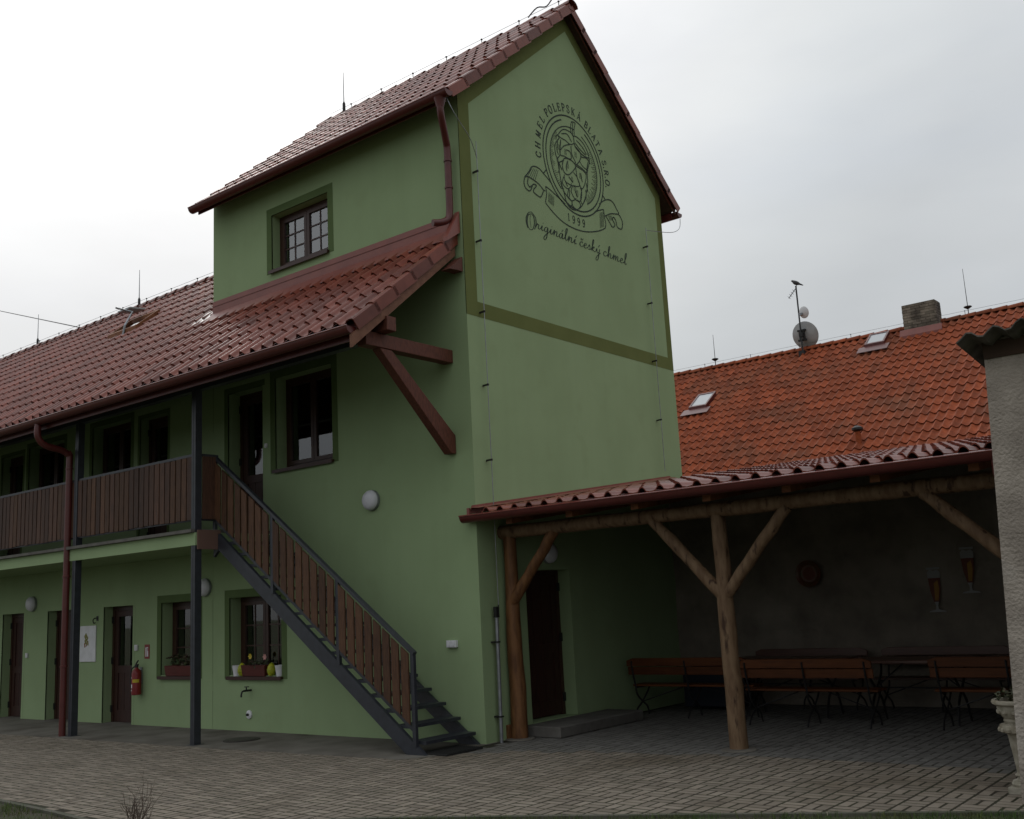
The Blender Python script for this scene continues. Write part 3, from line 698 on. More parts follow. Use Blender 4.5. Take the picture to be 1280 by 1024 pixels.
q = MB(); q.add([(x, y, fz(yb, h) if y == yb else fz(yb, h)-0.04) for h in (0.275, 0.305) for x, y in ((x0+0.03, yb-0.36), (x0+0.50, yb-0.36), (x0+0.50, yb), (x0+0.03, yb))], [(0, 3, 2, 1), (4, 5, 6, 7), (0, 1, 5, 4), (1, 2, 6, 5), (2, 3, 7, 6), (3, 0, 4, 7)]); q.build('vent_flap', 'dish', sko)
q = MB(); q.tube([(x0+0.66, ya-0.05, fz(ya, -0.02)), (x0+0.66, ya+0.0, fz(ya, 0.26)), (x0+0.50, yb-0.3, fz(yb, 0.16)), (x0+0.2, yb-0.5, fz(yb, 0.28))], 0.022, 8); q.build('stay_bar', 'grey', sko)
# flashing against the tower wall
q = MB()
q.prism([(TX0+0.0, -0.016, zw(0)+0.02), (TX0, -0.016, 7.09), (TX0, -0.003, 7.09), (TX0, -0.003, zw(0)+0.02)], (-0.13-TX0, 0, 0))
q.prism([(TX0, -0.018, zw(0)+0.105), (TX0, -0.22, zw(-0.22)+0.085), (TX0, -0.22, zw(-0.22)+0.070), (TX0, -0.018, zw(0)+0.09)], (-0.13-TX0, 0, 0))
q.box((TX0, -0.024, 7.0), (-0.13, -0.016, 7.012))
q.prism([(-0.13, -0.017, zw(0)+0.02), (-0.13, -0.017, 7.11), (-0.13, -0.28, zw(-0.28)+0.13), (-0.13, -0.28, zw(-0.28)+0.075)], (0.09, 0, 0))
q.build('flashing', 'flash', wing)
q = MB(); q.add([(TX0-0.55, -0.10, zw(-0.10)+0.075), (TX0-0.02, -0.10, zw(-0.1)+0.08), (TX0-0.02, 0.30, zw(0.30)+0.10), (TX0-0.5, 0.22, zw(0.22)+0.09)], [(0, 1, 2, 3)])
q.build('lead_patch', make_mat('bright_sheet_metal', (0.55, 0.5, 0.47), 0.22, metal=0.9), wing)
gw = gutter(wing, WX0, -0.16, E0-0.02, EZ-0.03, 0.082)
q = MB(); q.box((WX0, E0+0.085, EZ-0.17), (-0.15, E0+0.11, EZ+0.035)); q.build('fascia_board', 'maroon', wing)
# verge barge board, bracket timber
q = MB(); ya, yb = E0-0.03, -0.03
q.prism([(-0.135, ya, zw(ya)-0.10), (-0.135, yb, zw(yb)-0.10), (-0.135, yb, zw(yb)-0.27), (-0.135, ya, zw(ya)-0.27)], (-0.05, 0, 0)); q.build('barge_board', 'bargewood', wing)
q = MB(); q.prism([(-0.02, -0.30, zw(-0.30)-0.32), (-0.02, -0.02, zw(-0.02)-0.32), (-0.02, -0.02, zw(0)-0.55), (-0.02, -0.14, zw(0)-0.55)], (-0.16, 0, 0)); q.build('rafter_end', 'beamwood', wing)
br = MB(); br.box((-0.44, -1.62, 4.99), (-0.28, -0.004, 5.17)); bro = br.build('bracket_beam', 'beamwood', wing, bevel=0.006)
q = MB(); q.prism([(-0.43, -1.38, 4.985), (-0.43, -1.16, 4.985), (-0.43, -0.006, 3.99), (-0.43, -0.006, 3.74), (-0.43, -0.10, 3.74)], (0.14, 0, 0)); q.build('bracket_brace', 'beamwood', wing, bevel=0.006)
q = MB(); q.box((-5.0, -1.42, 5.175), (-0.10, -1.26, 5.36)); q.build('purlin', 'beamwood', wing, bevel=0.006)
# boarded soffit under the wide eave
q = MB(); q.add([(WX0, E0+0.12, zw(E0+0.12)-0.115), (-0.2, E0+0.12, zw(E0+0.12)-0.115), (-0.2, -0.004, zw(0)-0.115), (WX0, -0.004, zw(0)-0.115)], [(0, 1, 2, 3)]); q.build('soffit', 'deck', wing)
# wing downpipe
q = MB(); XP = -7.78
q.tube(cat_rom([(XP-0.02, E0-0.02, EZ-0.08), (XP-0.02, E0-0.02, 4.86), (XP-0.01, E0+0.10, 4.72), (XP, -1.58, 4.66), (XP, -1.44, 4.58), (XP, -1.42, 4.42), (XP, -1.42, 2.5), (XP, -1.42, 0.0)], 4), 0.055, 12)
dpw = q.build('downpipe', 'maroon', wing, smooth=True)
for z in (4.35, 2.55, 1.1):
    q = MB(); q.lathe([(0.055, -0.02), (0.064, -0.016), (0.064, 0.016), (0.055, 0.02)], (XP, -1.42, z), 12); q.build('pipe_collar', 'maroon', dpw)

# ================================================================== BALCONY
balc = thing('balcony', 'timber boarded balcony gallery on anthracite steel posts along the green wing', 'balcony', (-10, -0.7, 2.8))
BX1 = -4.19
q = MB(); q.box((WX0, -1.40, 2.80), (BX1, -0.005, 2.985)); q.build('slab', 'plaster', balc)
q = MB(); q.box((WX0, -1.46, 2.988), (BX1-0.02, -0.005, 3.035)); q.build('floor_edge', 'stepc', balc)
q = MB(); q.box((BX1, -1.37, 2.74), (BX1+0.03, -0.98, 3.02)); q.build('end_board', 'brownboard', balc)
PX = (-4.25, -7.60, -10.95, -14.3, -17.65)
for x in PX:
    q = MB()
    for s in (-1, 1): q.box((x+s*0.004, -1.395, 0), (x+s*0.05, -1.285, 5.10))
    q.box((x-0.004, -1.392, 0), (x+0.004, -1.288, 5.10)); po = q.build('post', 'steel', balc)
    q = MB(); q.box((x-0.085, -1.43, 0.0), (x+0.085, -1.25, 0.010)); q.build('base_plate', 'steel', po)
q = MB(); q.box((WX0, -1.40, 5.10), (-0.5, -1.28, 5.17)); q.build('head_beam', 'steel', balc)
bd = MB(); bd.box((-0.058, -0.011, 0), (0.058, 0.011, 0.93)); bme = {k: bd.mesh('railing_board', M[k]) for k in ('rail', 'railold')}
rb = random.Random(9)
for xa, xb in zip(PX[1:], PX):
    a, b = xa+0.055, xb-0.055
    q = MB(); q.box((a, -1.375, 4.115), (b, -1.305, 4.155)); q.box((a, -1.36, 3.165), (b, -1.32, 3.195)); q.box((a, -1.36, 4.02), (b, -1.32, 4.045)); rail = q.build('railing', 'steel', balc)
    n = round((b-a)/0.138)
    for i in range(n):
        x = a+(b-a)*(i+0.5)/n
        inst(bme['rail' if rb.random() < 0.35 else 'railold'], 'railing_board', rail, (x+rb.uniform(-.004, .004), -1.372+rb.uniform(-.002, .002), 3.185+rb.uniform(-.01, .006)), (0, rb.uniform(-.006, .006), 0))
q = MB(); q.box((-4.27, -1.26, 4.115), (-4.21, -0.99, 4.155)); q.box((-4.27, -1.26, 3.165), (-4.21, -0.99, 3.195)); rail = q.build('railing', 'steel', balc)
for y in (-1.215, -1.10): inst(bme['railold'], 'railing_board', rail, (-4.20, y, 3.185), (0, 0, R(90)))

# ================================================================== STAIRCASE
stair = thing('outdoor_staircase', 'straight dark steel staircase with timber boarded railing climbing to the balcony', 'staircase', (-2.2, -0.5, 0))
SS = 0.728
zs_ = lambda x: -SS*(x+0.07)             # upper edge of the stringers
for y0 in (-1.03, -0.07):
    q = MB(); xt = -4.15
    pts = [(-0.09, y0, 0.0), (-0.07, y0, 0.003), (xt, y0, zs_(xt)), (xt-0.12, y0, zs_(xt)), (xt-0.12, y0, zs_(xt)-0.34), (xt, y0, zs_(xt)-0.24), (-0.385, y0, 0.0)]
    q.prism(pts[1:], (0, 0.05, 0)); q.build('stringer', 'steel', stair)
RISE = 0.178
for k in range(16):
    z = RISE*(k+1); x = -0.07-z/SS
    q = MB(); q.box((x-0.05, -0.978, z-0.055), (x+0.21, -0.072, z-0.015)); q.build('tread', 'steel', stair)
NX = (-4.24, -2.90, -1.565, -0.235)
hz = lambda x: 4.135-0.7255*(x+4.24)
for x in NX:
    q = MB(); q.box((x-0.028, -1.045, max(0.04, hz(x)-1.13)), (x+0.028, -1.0, hz(x)-0.02 if x > -0.5 else hz(x)-0.03)); q.build('newel', 'steel', stair)
q = MB(); q.bar((NX[0]-0.03, -1.022, hz(NX[0])+0.005), (NX[-1]+0.03, -1.022, hz(NX[-1])-0.04), 0.06, 0.045); q.build('handrail', 'steel', stair)
q = MB(); q.bar((NX[0], -1.022, hz(NX[0])-0.95), (NX[-1], -1.022, hz(NX[-1])-0.95), 0.035, 0.04); q.build('bottom_rail', 'steel', stair)
q = MB(); h = 0.83; s = 0.7255*0.06
w = 0.06; q.add([(-w, -0.011, s), (w, -0.011, -s), (w, -0.011, h-s), (-w, -0.011, h+s), (-w, 0.011, s), (w, 0.011, -s), (w, 0.011, h-s), (-w, 0.011, h+s)], [(0, 1, 2, 3), (7, 6, 5, 4), (0, 4, 5, 1), (1, 5, 6, 2), (2, 6, 7, 3), (3, 7, 4, 0)])
sme = q.mesh('railing_board', M['rail'])
for a, b in zip(NX, NX[1:]):
    n = 8
    for i in range(n):
        x = a+0.03+(b-a-0.06)*(i+0.5)/n
        inst(sme, 'railing_board', stair, (x, -1.055+rb.uniform(-.003, .003), hz(x)-0.905+rb.uniform(-.006, .006)), (0, rb.uniform(-.008, .008), 0))

# ================================================================== OPEN SHELTER
sh = thing('open_shelter', 'open timber shelter with low tiled roof on round log posts beside the tower', 'shelter', (3.2, 2.5, 0))
L_ANG = R(7.9); LS = math.tan(L_ANG); LY0, LZ0 = -0.13, 2.875; zl = lambda y: LZ0+(y-LY0)*LS
SX1 = 6.55
q = MB(); q.prism([(0.006, LY0+0.1, zl(LY0+0.1)-0.02), (0.006, 6.1, zl(6.1)-0.02), (0.006, 6.1, zl(6.1)-0.05), (0.006, LY0+0.1, zl(LY0+0.1)-0.05)], (SX1-0.006, 0, 0))
sroof = q.build('roof', 'deck', sh)
roof_field(sroof, 'tile', SX1, 27, TW_, LY0, LZ0, L_ANG, 0.40, 16, seed=8)
q = MB(); q.prism([(0.004, LY0-0.02, zl(LY0)+0.02), (0.004, 5.1, zl(5.1)+0.02), (0.004, 5.1, zl(5.1)+0.125), (0.004, LY0+0.05, zl(LY0)+0.14)], (0.012, 0, 0))
q.add([(0.016, LY0-0.02, zl(LY0)+0.105), (0.016, 5.1, zl(5.1)+0.105), (0.17, 5.1, zl(5.1)+0.075), (0.17, LY0-0.02, zl(LY0)+0.09)], [(0, 1, 2, 3)])
q.box((-0.02, LY0-0.03, zl(LY0)-0.02), (0.02, LY0+0.0, zl(LY0)+0.10)); q.build('flashing', 'flash', sh)
gutter(sh, -0.14, 6.50, -0.10, 2.875, 0.082)
q = MB(); q.box((0.0, 0.0, 2.80), (SX1, 0.02, 2.86)); q.build('fascia_board', 'deck', sh)
q = MB(); q.tube(cat_rom([(6.43, -0.10, 2.80), (6.43, -0.10, 2.6), (6.44, -0.08, 2.45), (6.44, -0.08, 0.0)], 3), 0.05, 12); q.build('downpipe', 'maroon', sh, smooth=True)
def log(mb, a, b, r0, r1, seed=0, n=12, seg=8):
    rg = random.Random(seed); a = Vector(a); b = Vector(b)
    pts = [a.lerp(b, i/seg)+Vector((rg.uniform(-.008, .008), rg.uniform(-.008, .008), rg.uniform(-.004, .004)))*(0 if i in (0, seg) else 1) for i in range(seg+1)]
    mb.tube(pts, [r0+(r1-r0)*i/seg+rg.uniform(-.004, .004) for i in range(seg+1)], n); return mb
q = MB(); log(q, (0.0, 0.50, 2.67), (SX1, 0.50, 2.67), 0.09, 0.085, 1, seg=20); q.build('beam', 'log', sh, smooth=True)
for i, x in enumerate((0.13, 3.235, 6.35)):
    q = MB(); log(q, (x, 0.52, 0.0), (x-0.01, 0.52, 2.62), 0.108 if i else 0.115, 0.086, 20+i); po = q.build('post', 'logred' if i == 0 else 'log', sh, smooth=True)
    q = MB(); q.lathe([(0.2, 0.004), (0.19, 0.018), (0.13, 0.024)], (x, 0.52, 0), 18); q.build('post_footing', 'concrete', po)
q = MB(); q.box((-0.0, 0.40, 0.0), (0.05, 0.60, 0.19)); q.build('foot_block', 'logred', sh, bevel=0.006)
for i, (a, b) in enumerate((((0.14, 0.5, 1.74), (0.90, 0.5, 2.63)), ((3.21, 0.5, 1.70), (2.36, 0.5, 2.62)), ((3.26, 0.5, 1.70), (4.08, 0.5, 2.62)), ((6.34, 0.5, 1.86), (5.55, 0.5, 2.62)))):
    q = MB(); log(q, a, b, 0.073, 0.068, 30+i); q.build('brace', 'logred' if i == 0 else 'log', sh, smooth=True)
for i in range(7):
    x = 0.42+0.95*i; q = MB(); ya = 0.10; yb = 5.0
    q.prism([(x, ya, zl(ya)-0.055), (x, yb, zl(yb)-0.055), (x, yb, zl(yb)-0.17), (x, ya, zl(ya)-0.17)], (0.10, 0, 0)); q.build('rafter', 'orangedge', sh)
# back wall of the shelter: rough old masonry
yard_wall = thing('yard_wall', 'rough dark plastered old stone wall at the back of the shelter', 'wall', (3.3, 5.1, 0))
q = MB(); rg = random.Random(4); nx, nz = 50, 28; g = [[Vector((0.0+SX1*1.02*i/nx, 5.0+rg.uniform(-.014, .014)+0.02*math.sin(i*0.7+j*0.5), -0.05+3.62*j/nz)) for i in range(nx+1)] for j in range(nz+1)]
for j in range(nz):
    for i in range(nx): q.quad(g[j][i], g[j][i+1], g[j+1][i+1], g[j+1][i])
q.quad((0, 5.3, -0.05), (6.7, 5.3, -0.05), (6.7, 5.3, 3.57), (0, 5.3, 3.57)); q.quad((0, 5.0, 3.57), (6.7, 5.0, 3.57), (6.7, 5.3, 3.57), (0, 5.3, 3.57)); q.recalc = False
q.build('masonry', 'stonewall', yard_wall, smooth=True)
q = MB(); q.box((0.004, 0.74, 0.0), (0.62, 2.75, 0.14)); o = q.build('door_step', 'stepc', None, bevel=0.012); tag(o, 'low concrete doorstep below the dark side door under the shelter', 'step')

# ================================================================== RED ROOF HOUSE BEHIND
rh = thing('neighbour_house', 'neighbouring house with long weathered orange clay tile roof and sooty chimney', 'house', (0, 16, 0))
NRY, NRZ, NS = 19.0, 8.75, math.tan(R(35)); N_ANG = R(35)
zn = lambda y: NRZ-abs(y-NRY)*NS
NX0, NX1 = -13.0, 13.0
q = MB(); q.recalc = False
y0, y1 = 11.6, 26.4
q.quad((NX0, y0, -0.05), (NX1, y0, -0.05), (NX1, y0, zn(y0)-0.1), (NX0, y0, zn(y0)-0.1)); q.quad((NX0, y1, -0.05), (NX1, y1, -0.05), (NX1, y1, zn(y1)-0.1), (NX0, y1, zn(y1)-0.1))
for x in (NX0, NX1): q.add([(x, y0, -0.05), (x, y1, -0.05), (x, y1, zn(y1)-0.1), (x, NRY, NRZ-0.1), (x, y0, zn(y0)-0.1)], [(0, 1, 2, 3, 4)])
q.build('wall', 'render', rh)
q = MB(); q.recalc = True
for s in (-1, 1):
    ye_ = NRY+s*7.7
    q.prism([(NX0-0.15, ye_, zn(ye_)-0.02), (NX0-0.15, NRY, NRZ-0.02), (NX0-0.15, NRY, NRZ-0.09), (NX0-0.15, ye_, zn(ye_)-0.09)], (NX1-NX0+0.3, 0, 0))
nroof = q.build('roof', 'deck', rh)
NP = 0.43; nr_ = 21; yst = NRY-nr_*NP*math.cos(N_ANG)+0.0
def keepn(x, y, r):
    if -6.35 < x < -5.55 and 17.0 < y < 17.9 and False: return False
    return True
roof_field(nroof, 'orange', NX1+0.1, 124, 0.211, yst, zn(yst), N_ANG, NP, nr_, prof=PANT, amp=1.6, keep=keepn, seed=12, lap=0.06)
ridge_row(nroof, 'orange', NX0, NX1+0.1, NRY, NRZ+0.0, 0.40, 0.12)
def roof_window(parent, xa, xb, ya, yb):
    q = MB(); F = lambda y, h: zn(y)+h
    def sl(q, x0, x1, y0, y1, h0, h1):
        q.add([(x, y, F(y, h)) for h in (h0, h1) for x, y in ((x0, y0), (x1, y0), (x1, y1), (x0, y1))], [(0, 3, 2, 1), (4, 5, 6, 7), (0, 1, 5, 4), (1, 2, 6, 5), (2, 3, 7, 6), (3, 0, 4, 7)])
    for a in ((xa, xb, ya, ya+0.05), (xa, xb, yb-0.05, yb), (xa, xa+0.05, ya+0.05, yb-0.05), (xb-0.05, xb, ya+0.05, yb-0.05)): sl(q, *a, -0.02, 0.2)
    o = q.build('skylight', 'maroon', parent)
    q = MB(); sl(q, xa-0.15, xb+0.15, ya-0.28, ya, 0.118, 0.13); q.build('apron', 'maroon', o)
    q = MB(); sl(q, xa+0.05, xb-0.05, ya+0.05, yb-0.05, 0.17, 0.18); q.build('pane', M['skypane'], o)
M['skypane'] = make_mat('wired_roof_glass', (0.36, 0.38, 0.40), 0.2, spec=0.5)
roof_window(rh, -5.66, -5.08, 16.40, 17.10)
roof_window(rh, -0.92, -0.36, 18.19, 18.78)
ch = MB(); ch.recalc = False; rg = random.Random(21)
CX0, CX1, CY0, CY1, CZ0, CZ1 = 0.12, 1.02, 18.55, 19.05, 8.3, 9.375
ch.box((CX0+0.01, CY0+0.01, CZ0), (CX1-0.01, CY1-0.01, CZ1-0.02)); chim = ch.build('chimney', 'chimney', rh)
br_ = MB(); br_.recalc = False; bh = 0.075
for k in range(int((CZ1-CZ0)/bh)):
    z = CZ0+k*bh; off = (k % 2)*0.12
    for (ax, a0, a1) in (('x', CX0, CX1), ('y', CY0, CY1)):
        u = a0-off
        while u < a1:
            p0, p1 = max(u, a0), min(u+0.24, a1); u += 0.245
            if p1-p0 < 0.03: continue
            e = rg.uniform(0, 0.008)
            if ax == 'x':
                br_.box((p0+.004, CY0-e, z+.004), (p1-.004, CY0+0.05, z+bh-.006)); br_.box((p0+.004, CY1-0.05, z+.004), (p1-.004, CY1+e, z+bh-.006))
            else:
                br_.box((CX1-0.05, p0+.004, z+.004), (CX1+e, p1-.004, z+bh-.006)); br_.box((CX0-e, p0+.004, z+.004), (CX0+0.05, p1-.004, z+bh-.006))
o = br_.build('brick_courses', 'chimney', chim); tag(o, kind='stuff')
q = MB(); ya_ = CY0-0.10; q.prism([(CX0-0.12, ya_, zn(ya_)+0.03), (CX0-0.12, CY0-0.012, zn(ya_)+0.03), (CX0-0.12, CY0-0.012, zn(CY0)+0.22), (CX0-0.12, ya_, zn(ya_)+0.10)], (CX1-CX0+0.24, 0, 0)); q.build('chimney_flashing', 'flash', chim)
q = MB(); VX, VY = 0.26, 13.6
q.lathe([(0.07, 0), (0.07, 0.3), (0.06, 0.30), (0.06, 0.36)], (VX, VY, zn(VY)-0.05), 14); vp = q.build('vent_pipe', 'orange', rh, smooth=True)
q = MB(); q.lathe([(0.06, 0.36), (0.13, 0.40), (0.13, 0.45), (0.05, 0.50)], (VX, VY, zn(VY)-0.05), 14); q.build('vent_cap', 'black', vp, smooth=True)

# aerial mast with two dishes
am = thing('aerial_mast', 'steel aerial mast with two satellite dishes standing on the orange roof ridge', 'antenna', (-2.95, 18.9, 8.7))
mx_, my_ = -2.95, 18.75
q = MB(); q.tube([(mx_, my_, 8.45), (mx_, my_, 10.72)], 0.025, 8); q.build('mast', 'black', am, smooth=True)
def dish(cx, cy, cz, r, dirv, mat, name):
    d = Vector(dirv).normalized(); e1 = d.orthogonal().normalized(); e2 = d.cross(e1); q = MB(); q.recalc = False; n = 28; m = 6
    for side in (0, 1):
        base = len(q.v)
        for i in range(m+1):
            for k in range(n):
                rr = r*i/m; a = 2*math.pi*k/n; q.v.append(Vector((cx, cy, cz))+(e1*math.cos(a)+e2*math.sin(a))*rr+d*(0.22*rr*rr/r-(0.012 if side else 0)))
        for i in range(m):
            for k in range(n): q.f.append((base+i*n+k, base+i*n+(k+1) % n, base+(i+1)*n+(k+1) % n, base+(i+1)*n+k))
    N_ = n*(m+1)
    for k in range(n): q.f.append((m*n+k, m*n+(k+1) % n, N_+m*n+(k+1) % n, N_+m*n+k))
    return q.build(name, mat, am, smooth=True), d, e1, e2
ds, d, _, _ = dish(mx_+0.03, my_+0.16, 9.19, 0.42, (0.1, 0.95, 0.30), 'dish', 'dish')
q = MB()
for s in (-1, 1): q.box((mx_+s*0.055-0.02, my_+0.03, 9.03), (mx_+s*0.055+0.02, my_+0.14, 9.35))
for zz in (9.04, 9.34): q.box((mx_-0.13, my_+0.045, zz-0.025), (mx_+0.13, my_+0.125, zz+0.025))
q.box((mx_-0.06, my_-0.03, 9.14), (mx_+0.06, my_+0.05, 9.25)); q.build('dish_bracket', 'black', ds)
ds2, d, _, _ = dish(mx_+0.19, my_-0.12, 9.82, 0.18, (0.35, 0.9, 0.2), 'white', 'dish')
q = MB(); q.box((mx_+0.06, my_-0.16, 9.75), (mx_+0.16, my_-0.11, 9.82)); q.tube([(mx_, my_, 9.78), (mx_+0.12, my_-0.13, 9.78)], 0.018, 6); q.build('dish_bracket', 'grey', ds2)
q = MB(); q.tube([(mx_+0.02, my_, 10.68), (mx_-0.22, my_-0.1, 10.36)], 0.014, 6)
for t in (0.35, 0.55, 0.75, 0.95):
    c = Vector((mx_+0.02, my_, 10.68)).lerp(Vector((mx_-0.22, my_-0.1, 10.36)), t); q.tube([c+Vector((0, -0.10, 0.02)), c+Vector((0, 0.10, -0.02))], 0.006, 5)
q.build('yagi_aerial', 'grey', am)
q = MB(); q.box((mx_-0.09, my_-0.12, 8.50), (mx_+0.09, my_+0.1, 8.68)); q.build('mast_foot', 'black', am)
# bird on the mast: one continuous body
bv = bpy.data.meshes.new('bird'); bmm = bmesh.new()
path = [(-0.155, 0.105, .006), (-0.125, 0.100, .03), (-0.10, 0.085, .034), (-0.06, 0.05, .055), (-0.01, 0.01, .066), (0.05, -0.02, .054), (0.10, -0.05, .03), (0.16, -0.085, .022), (0.21, -0.115, .012)]
q = MB(); q.tube([(x, 0, z) for x, z, r in path], [r for x, z, r in path], 10)
for s in (-1, 1): q.tube([(0.0, s*0.02, -0.03), (0.0, s*0.022, -0.085)], 0.006, 5)
q.v = [Vector((mx_+0.02, my_, 10.80))+v for v in q.v]
bird = q.build('bird', 'bird', None, smooth=True); tag(bird, 'small dark bird perched on top of the aerial mast', 'bird'); bmm.free(); bpy.data.meshes.remove(bv)

# ================================================================== RENDERED SHED AT THE RIGHT
sd = thing('rendered_shed', 'grey roughcast shed corner with corrugated cement roof at the right edge', 'shed', (8, 0, 0))
q = MB(); q.recalc = False
A0, A1 = 6.55, 6.735; SZ = 3.66; sy = -1.31
q.quad((A0, sy, -0.05), (11, sy, -0.05), (11, sy, SZ), (A1, sy, SZ)); q.quad((A0, sy, -0.05), (A0, 5.3, -0.05), (A0, 5.3, SZ-0.6), (A1, sy, SZ)); q.quad((11, sy, -0.05), (11, 5.3, -0.05), (11, 5.3, SZ), (11, sy, SZ)); q.quad((A0, 5.3, -0.05), (11, 5.3, -0.05), (11, 5.3, SZ-0.6), (A0, 5.3, SZ-0.6))
wl = q.build('wall', 'render', sd)
q = MB(); q.recalc = False; n = 110; x0 = 6.60; x1 = 11.2; wv = 0.20; amp = 0.032
for lay in (0, 1):
    base = len(q.v)
    for j in range(2):
        yy = (sy-0.29, 4.6)[j]
        for i in range(n+1):
            x = x0+(x1-x0)*i/n; z = 3.655+0.08*(x-x0)+amp*math.sin(2*math.pi*(x-x0)/wv-1.5)-(yy-sy+0.29)*0.10-lay*0.012; q.v.append(Vector((x, yy, z)))
    for i in range(n): q.f.append((base+i, base+i+1, base+n+1+i+1, base+n+1+i))
for i in range(n): q.f.append((i, i+1, 2*(n+1)+i+1, 2*(n+1)+i))
for o in (0, 0): pass
q.f.append((0, n+1, 3*(n+1), 2*(n+1)))
q.build('corrugated_roof', 'asbestos', sd, smooth=True)
q = MB(); q.box((6.73, sy-0.02, 3.50), (11, sy+0.10, 3.64)); q.build('wall_plate', 'deck', sd)

# ================================================================== STONE URN ON ITS PEDESTAL
ux, uy = 6.50, -0.80
pl = thing('stone_planter', 'weathered cast stone urn planter on tall fluted pedestal beside the shed corner', 'planter', (ux, uy, 0))
q = MB(); q.box((ux-0.17, uy-0.17, 0), (ux+0.17, uy+0.17, 0.07)); q.lathe([(0.155, 0.07), (0.165, 0.10), (0.15, 0.135), (0.11, 0.15), (0.10, 0.18), (0.125, 0.20), (0.105, 0.225)], (ux, uy, 0), 28); q.build('pedestal_base', 'urn', pl, smooth=True)
q = MB(); q.recalc = False; n = 48
prof = [(0.100, 0.222), (0.120, 0.45), (0.142, 0.66), (0.15, 0.70)]
base = len(q.v)
for r, z in prof:
    for k in range(n): a = 2*math.pi*k/n; rr = r*(1+0.028*math.cos(12*a)); q.v.append(Vector((ux+rr*math.cos(a), uy+rr*math.sin(a), z)))
for i in range(len(prof)-1):
    for k in range(n): q.f.append((i*n+k, i*n+(k+1) % n, (i+1)*n+(k+1) % n, (i+1)*n+k))
q.build('pedestal_shaft', 'urn', pl, smooth=True)
q = MB(); q.lathe([(0.155, 0.70), (0.205, 0.715), (0.215, 0.75), (0.205, 0.80), (0.17, 0.815)], (ux, uy, 0), 32)
for k in range(16):
    a = 2*math.pi*k/16; q.lathe([(0.004, -0.03), (0.026, -0.02), (0.028, 0.01), (0.012, 0.028)], (ux+0.205*math.cos(a), uy+0.205*math.sin(a), 0.745), 8)
q.build('pedestal_capital', 'urn', pl, smooth=True)
q = MB(); q.lathe([(0.15, 0.815), (0.165, 0.85), (0.155, 0.875), (0.175, 0.90), (0.20, 0.95), (0.215, 1.00), (0.21, 1.03), (0.235, 1.04), (0.255, 1.055), (0.26, 1.08), (0.25, 1.10), (0.22, 1.10), (0.20, 1.05)], (ux, uy, 0), 36)
for k in range(12):
    a = 2*math.pi*k/12; q.lathe([(0.003, -0.03), (0.03, -0.012), (0.034, 0.012), (0.01, 0.03)], (ux+0.195*math.cos(a), uy+0.195*math.sin(a), 0.955), 8)
q.build('urn_bowl', 'urn', pl, smooth=True)
q = MB(); q.lathe([(0.21, 1.06), (0.1, 1.075)], (ux, uy, 0), 20); q.build('soil', 'soil', pl)
def leaves(mb, c, r, h, n, s, seed):
    rg = random.Random(seed); mb.recalc = False
    for i in range(n):
        a = rg.uniform(0, 6.28); rr = r*math.sqrt(rg.random()); z = rg.uniform(0, h); p = Vector(c)+Vector((rr*math.cos(a), rr*math.sin(a), z))
        d = Vector((rg.gauss(0, 1), rg.gauss(0, 1), rg.gauss(0.3, 0.6))).normalized()*s*rg.uniform(.6, 1.3); w = d.orthogonal().normalized()*s*0.3
        mb.add([p, p+d*0.5+w, p+d, p+d*0.5-w], [(0, 1, 2, 3)])
plant = MB(); leaves(plant, (ux, uy, 1.07), 0.20, 0.07, 150, 0.06, 5)
o = plant.build('urn_plant', 'leafdark'); tag(o, 'low withered dark green plant growing in the stone urn', 'plant')

pl.scale = (0.80, 0.80, 0.665); o.location = (ux, uy, 0.70); o.scale = (0.8, 0.8, 0.8)

# ================================================================== BENCHES AND TABLES UNDER THE SHELTER
def bench(name, label, x0, y, ln, flip=1, mat='bench'):
    """garden bench; flip=1 turns its back to the courtyard"""
    t = thing(name, label, 'bench', (x0+ln/2, y, 0), 'garden benches under the shelter roof')
    Y = lambda d: y+flip*d
    for k in range(2):
        q = MB(); q.box((x0, Y(0.10+k*0.165), 0.425), (x0+ln, Y(0.10+k*0.165+0.155), 0.455)); q.build('seat_plank', mat, t, bevel=0.006)
    for k in range(2):
        z = 0.60+k*0.125; yo = -0.005-0.035*k
        q = MB(); z0 = z; z1 = z+0.115
        if k == 0: q.box((x0, Y(yo), z0), (x0+ln, Y(yo+0.025), z1))
        else: q.prism([(x0, Y(yo), z0), (x0+ln, Y(yo), z0), (x0+ln, Y(yo), z1-0.035), (x0+ln-0.10, Y(yo), z1), (x0+0.10, Y(yo), z1), (x0, Y(yo), z1-0.035)], (0, flip*0.025, 0))
        q.build('back_plank', mat, t, bevel=0.005)
    for xx in (x0+0.09, x0+ln/2, x0+ln-0.09):
        q = MB()
        q.tube(cat_rom([(xx, Y(-0.05), 0.80), (xx, Y(-0.02), 0.62), (xx, Y(0.03), 0.45), (xx, Y(0.06), 0.32), (xx, Y(0.20), 0.20), (xx, Y(0.32), 0.12), (xx, Y(0.36), 0.0)], 3), 0.013, 6)
        q.tube(cat_rom([(xx, Y(0.43), 0.415), (xx, Y(0.34), 0.32), (xx, Y(0.19), 0.20), (xx, Y(0.04), 0.11), (xx, Y(-0.04), 0.0)], 3), 0.013, 6)
        q.tube([(xx, Y(0.03), 0.415), (xx, Y(0.43), 0.415)], 0.012, 6)
        q.build('leg', 'black', t, smooth=True)
    q = MB(); q.tube([(x0+0.09, Y(0.19), 0.20), (x0+ln/2-0.2, Y(0.22), 0.41)], 0.008, 5); q.tube([(x0+ln-0.09, Y(0.19), 0.20), (x0+ln/2+0.2, Y(0.22), 0.41)], 0.008, 5); q.build('stay_rod', 'black', t)
    return t
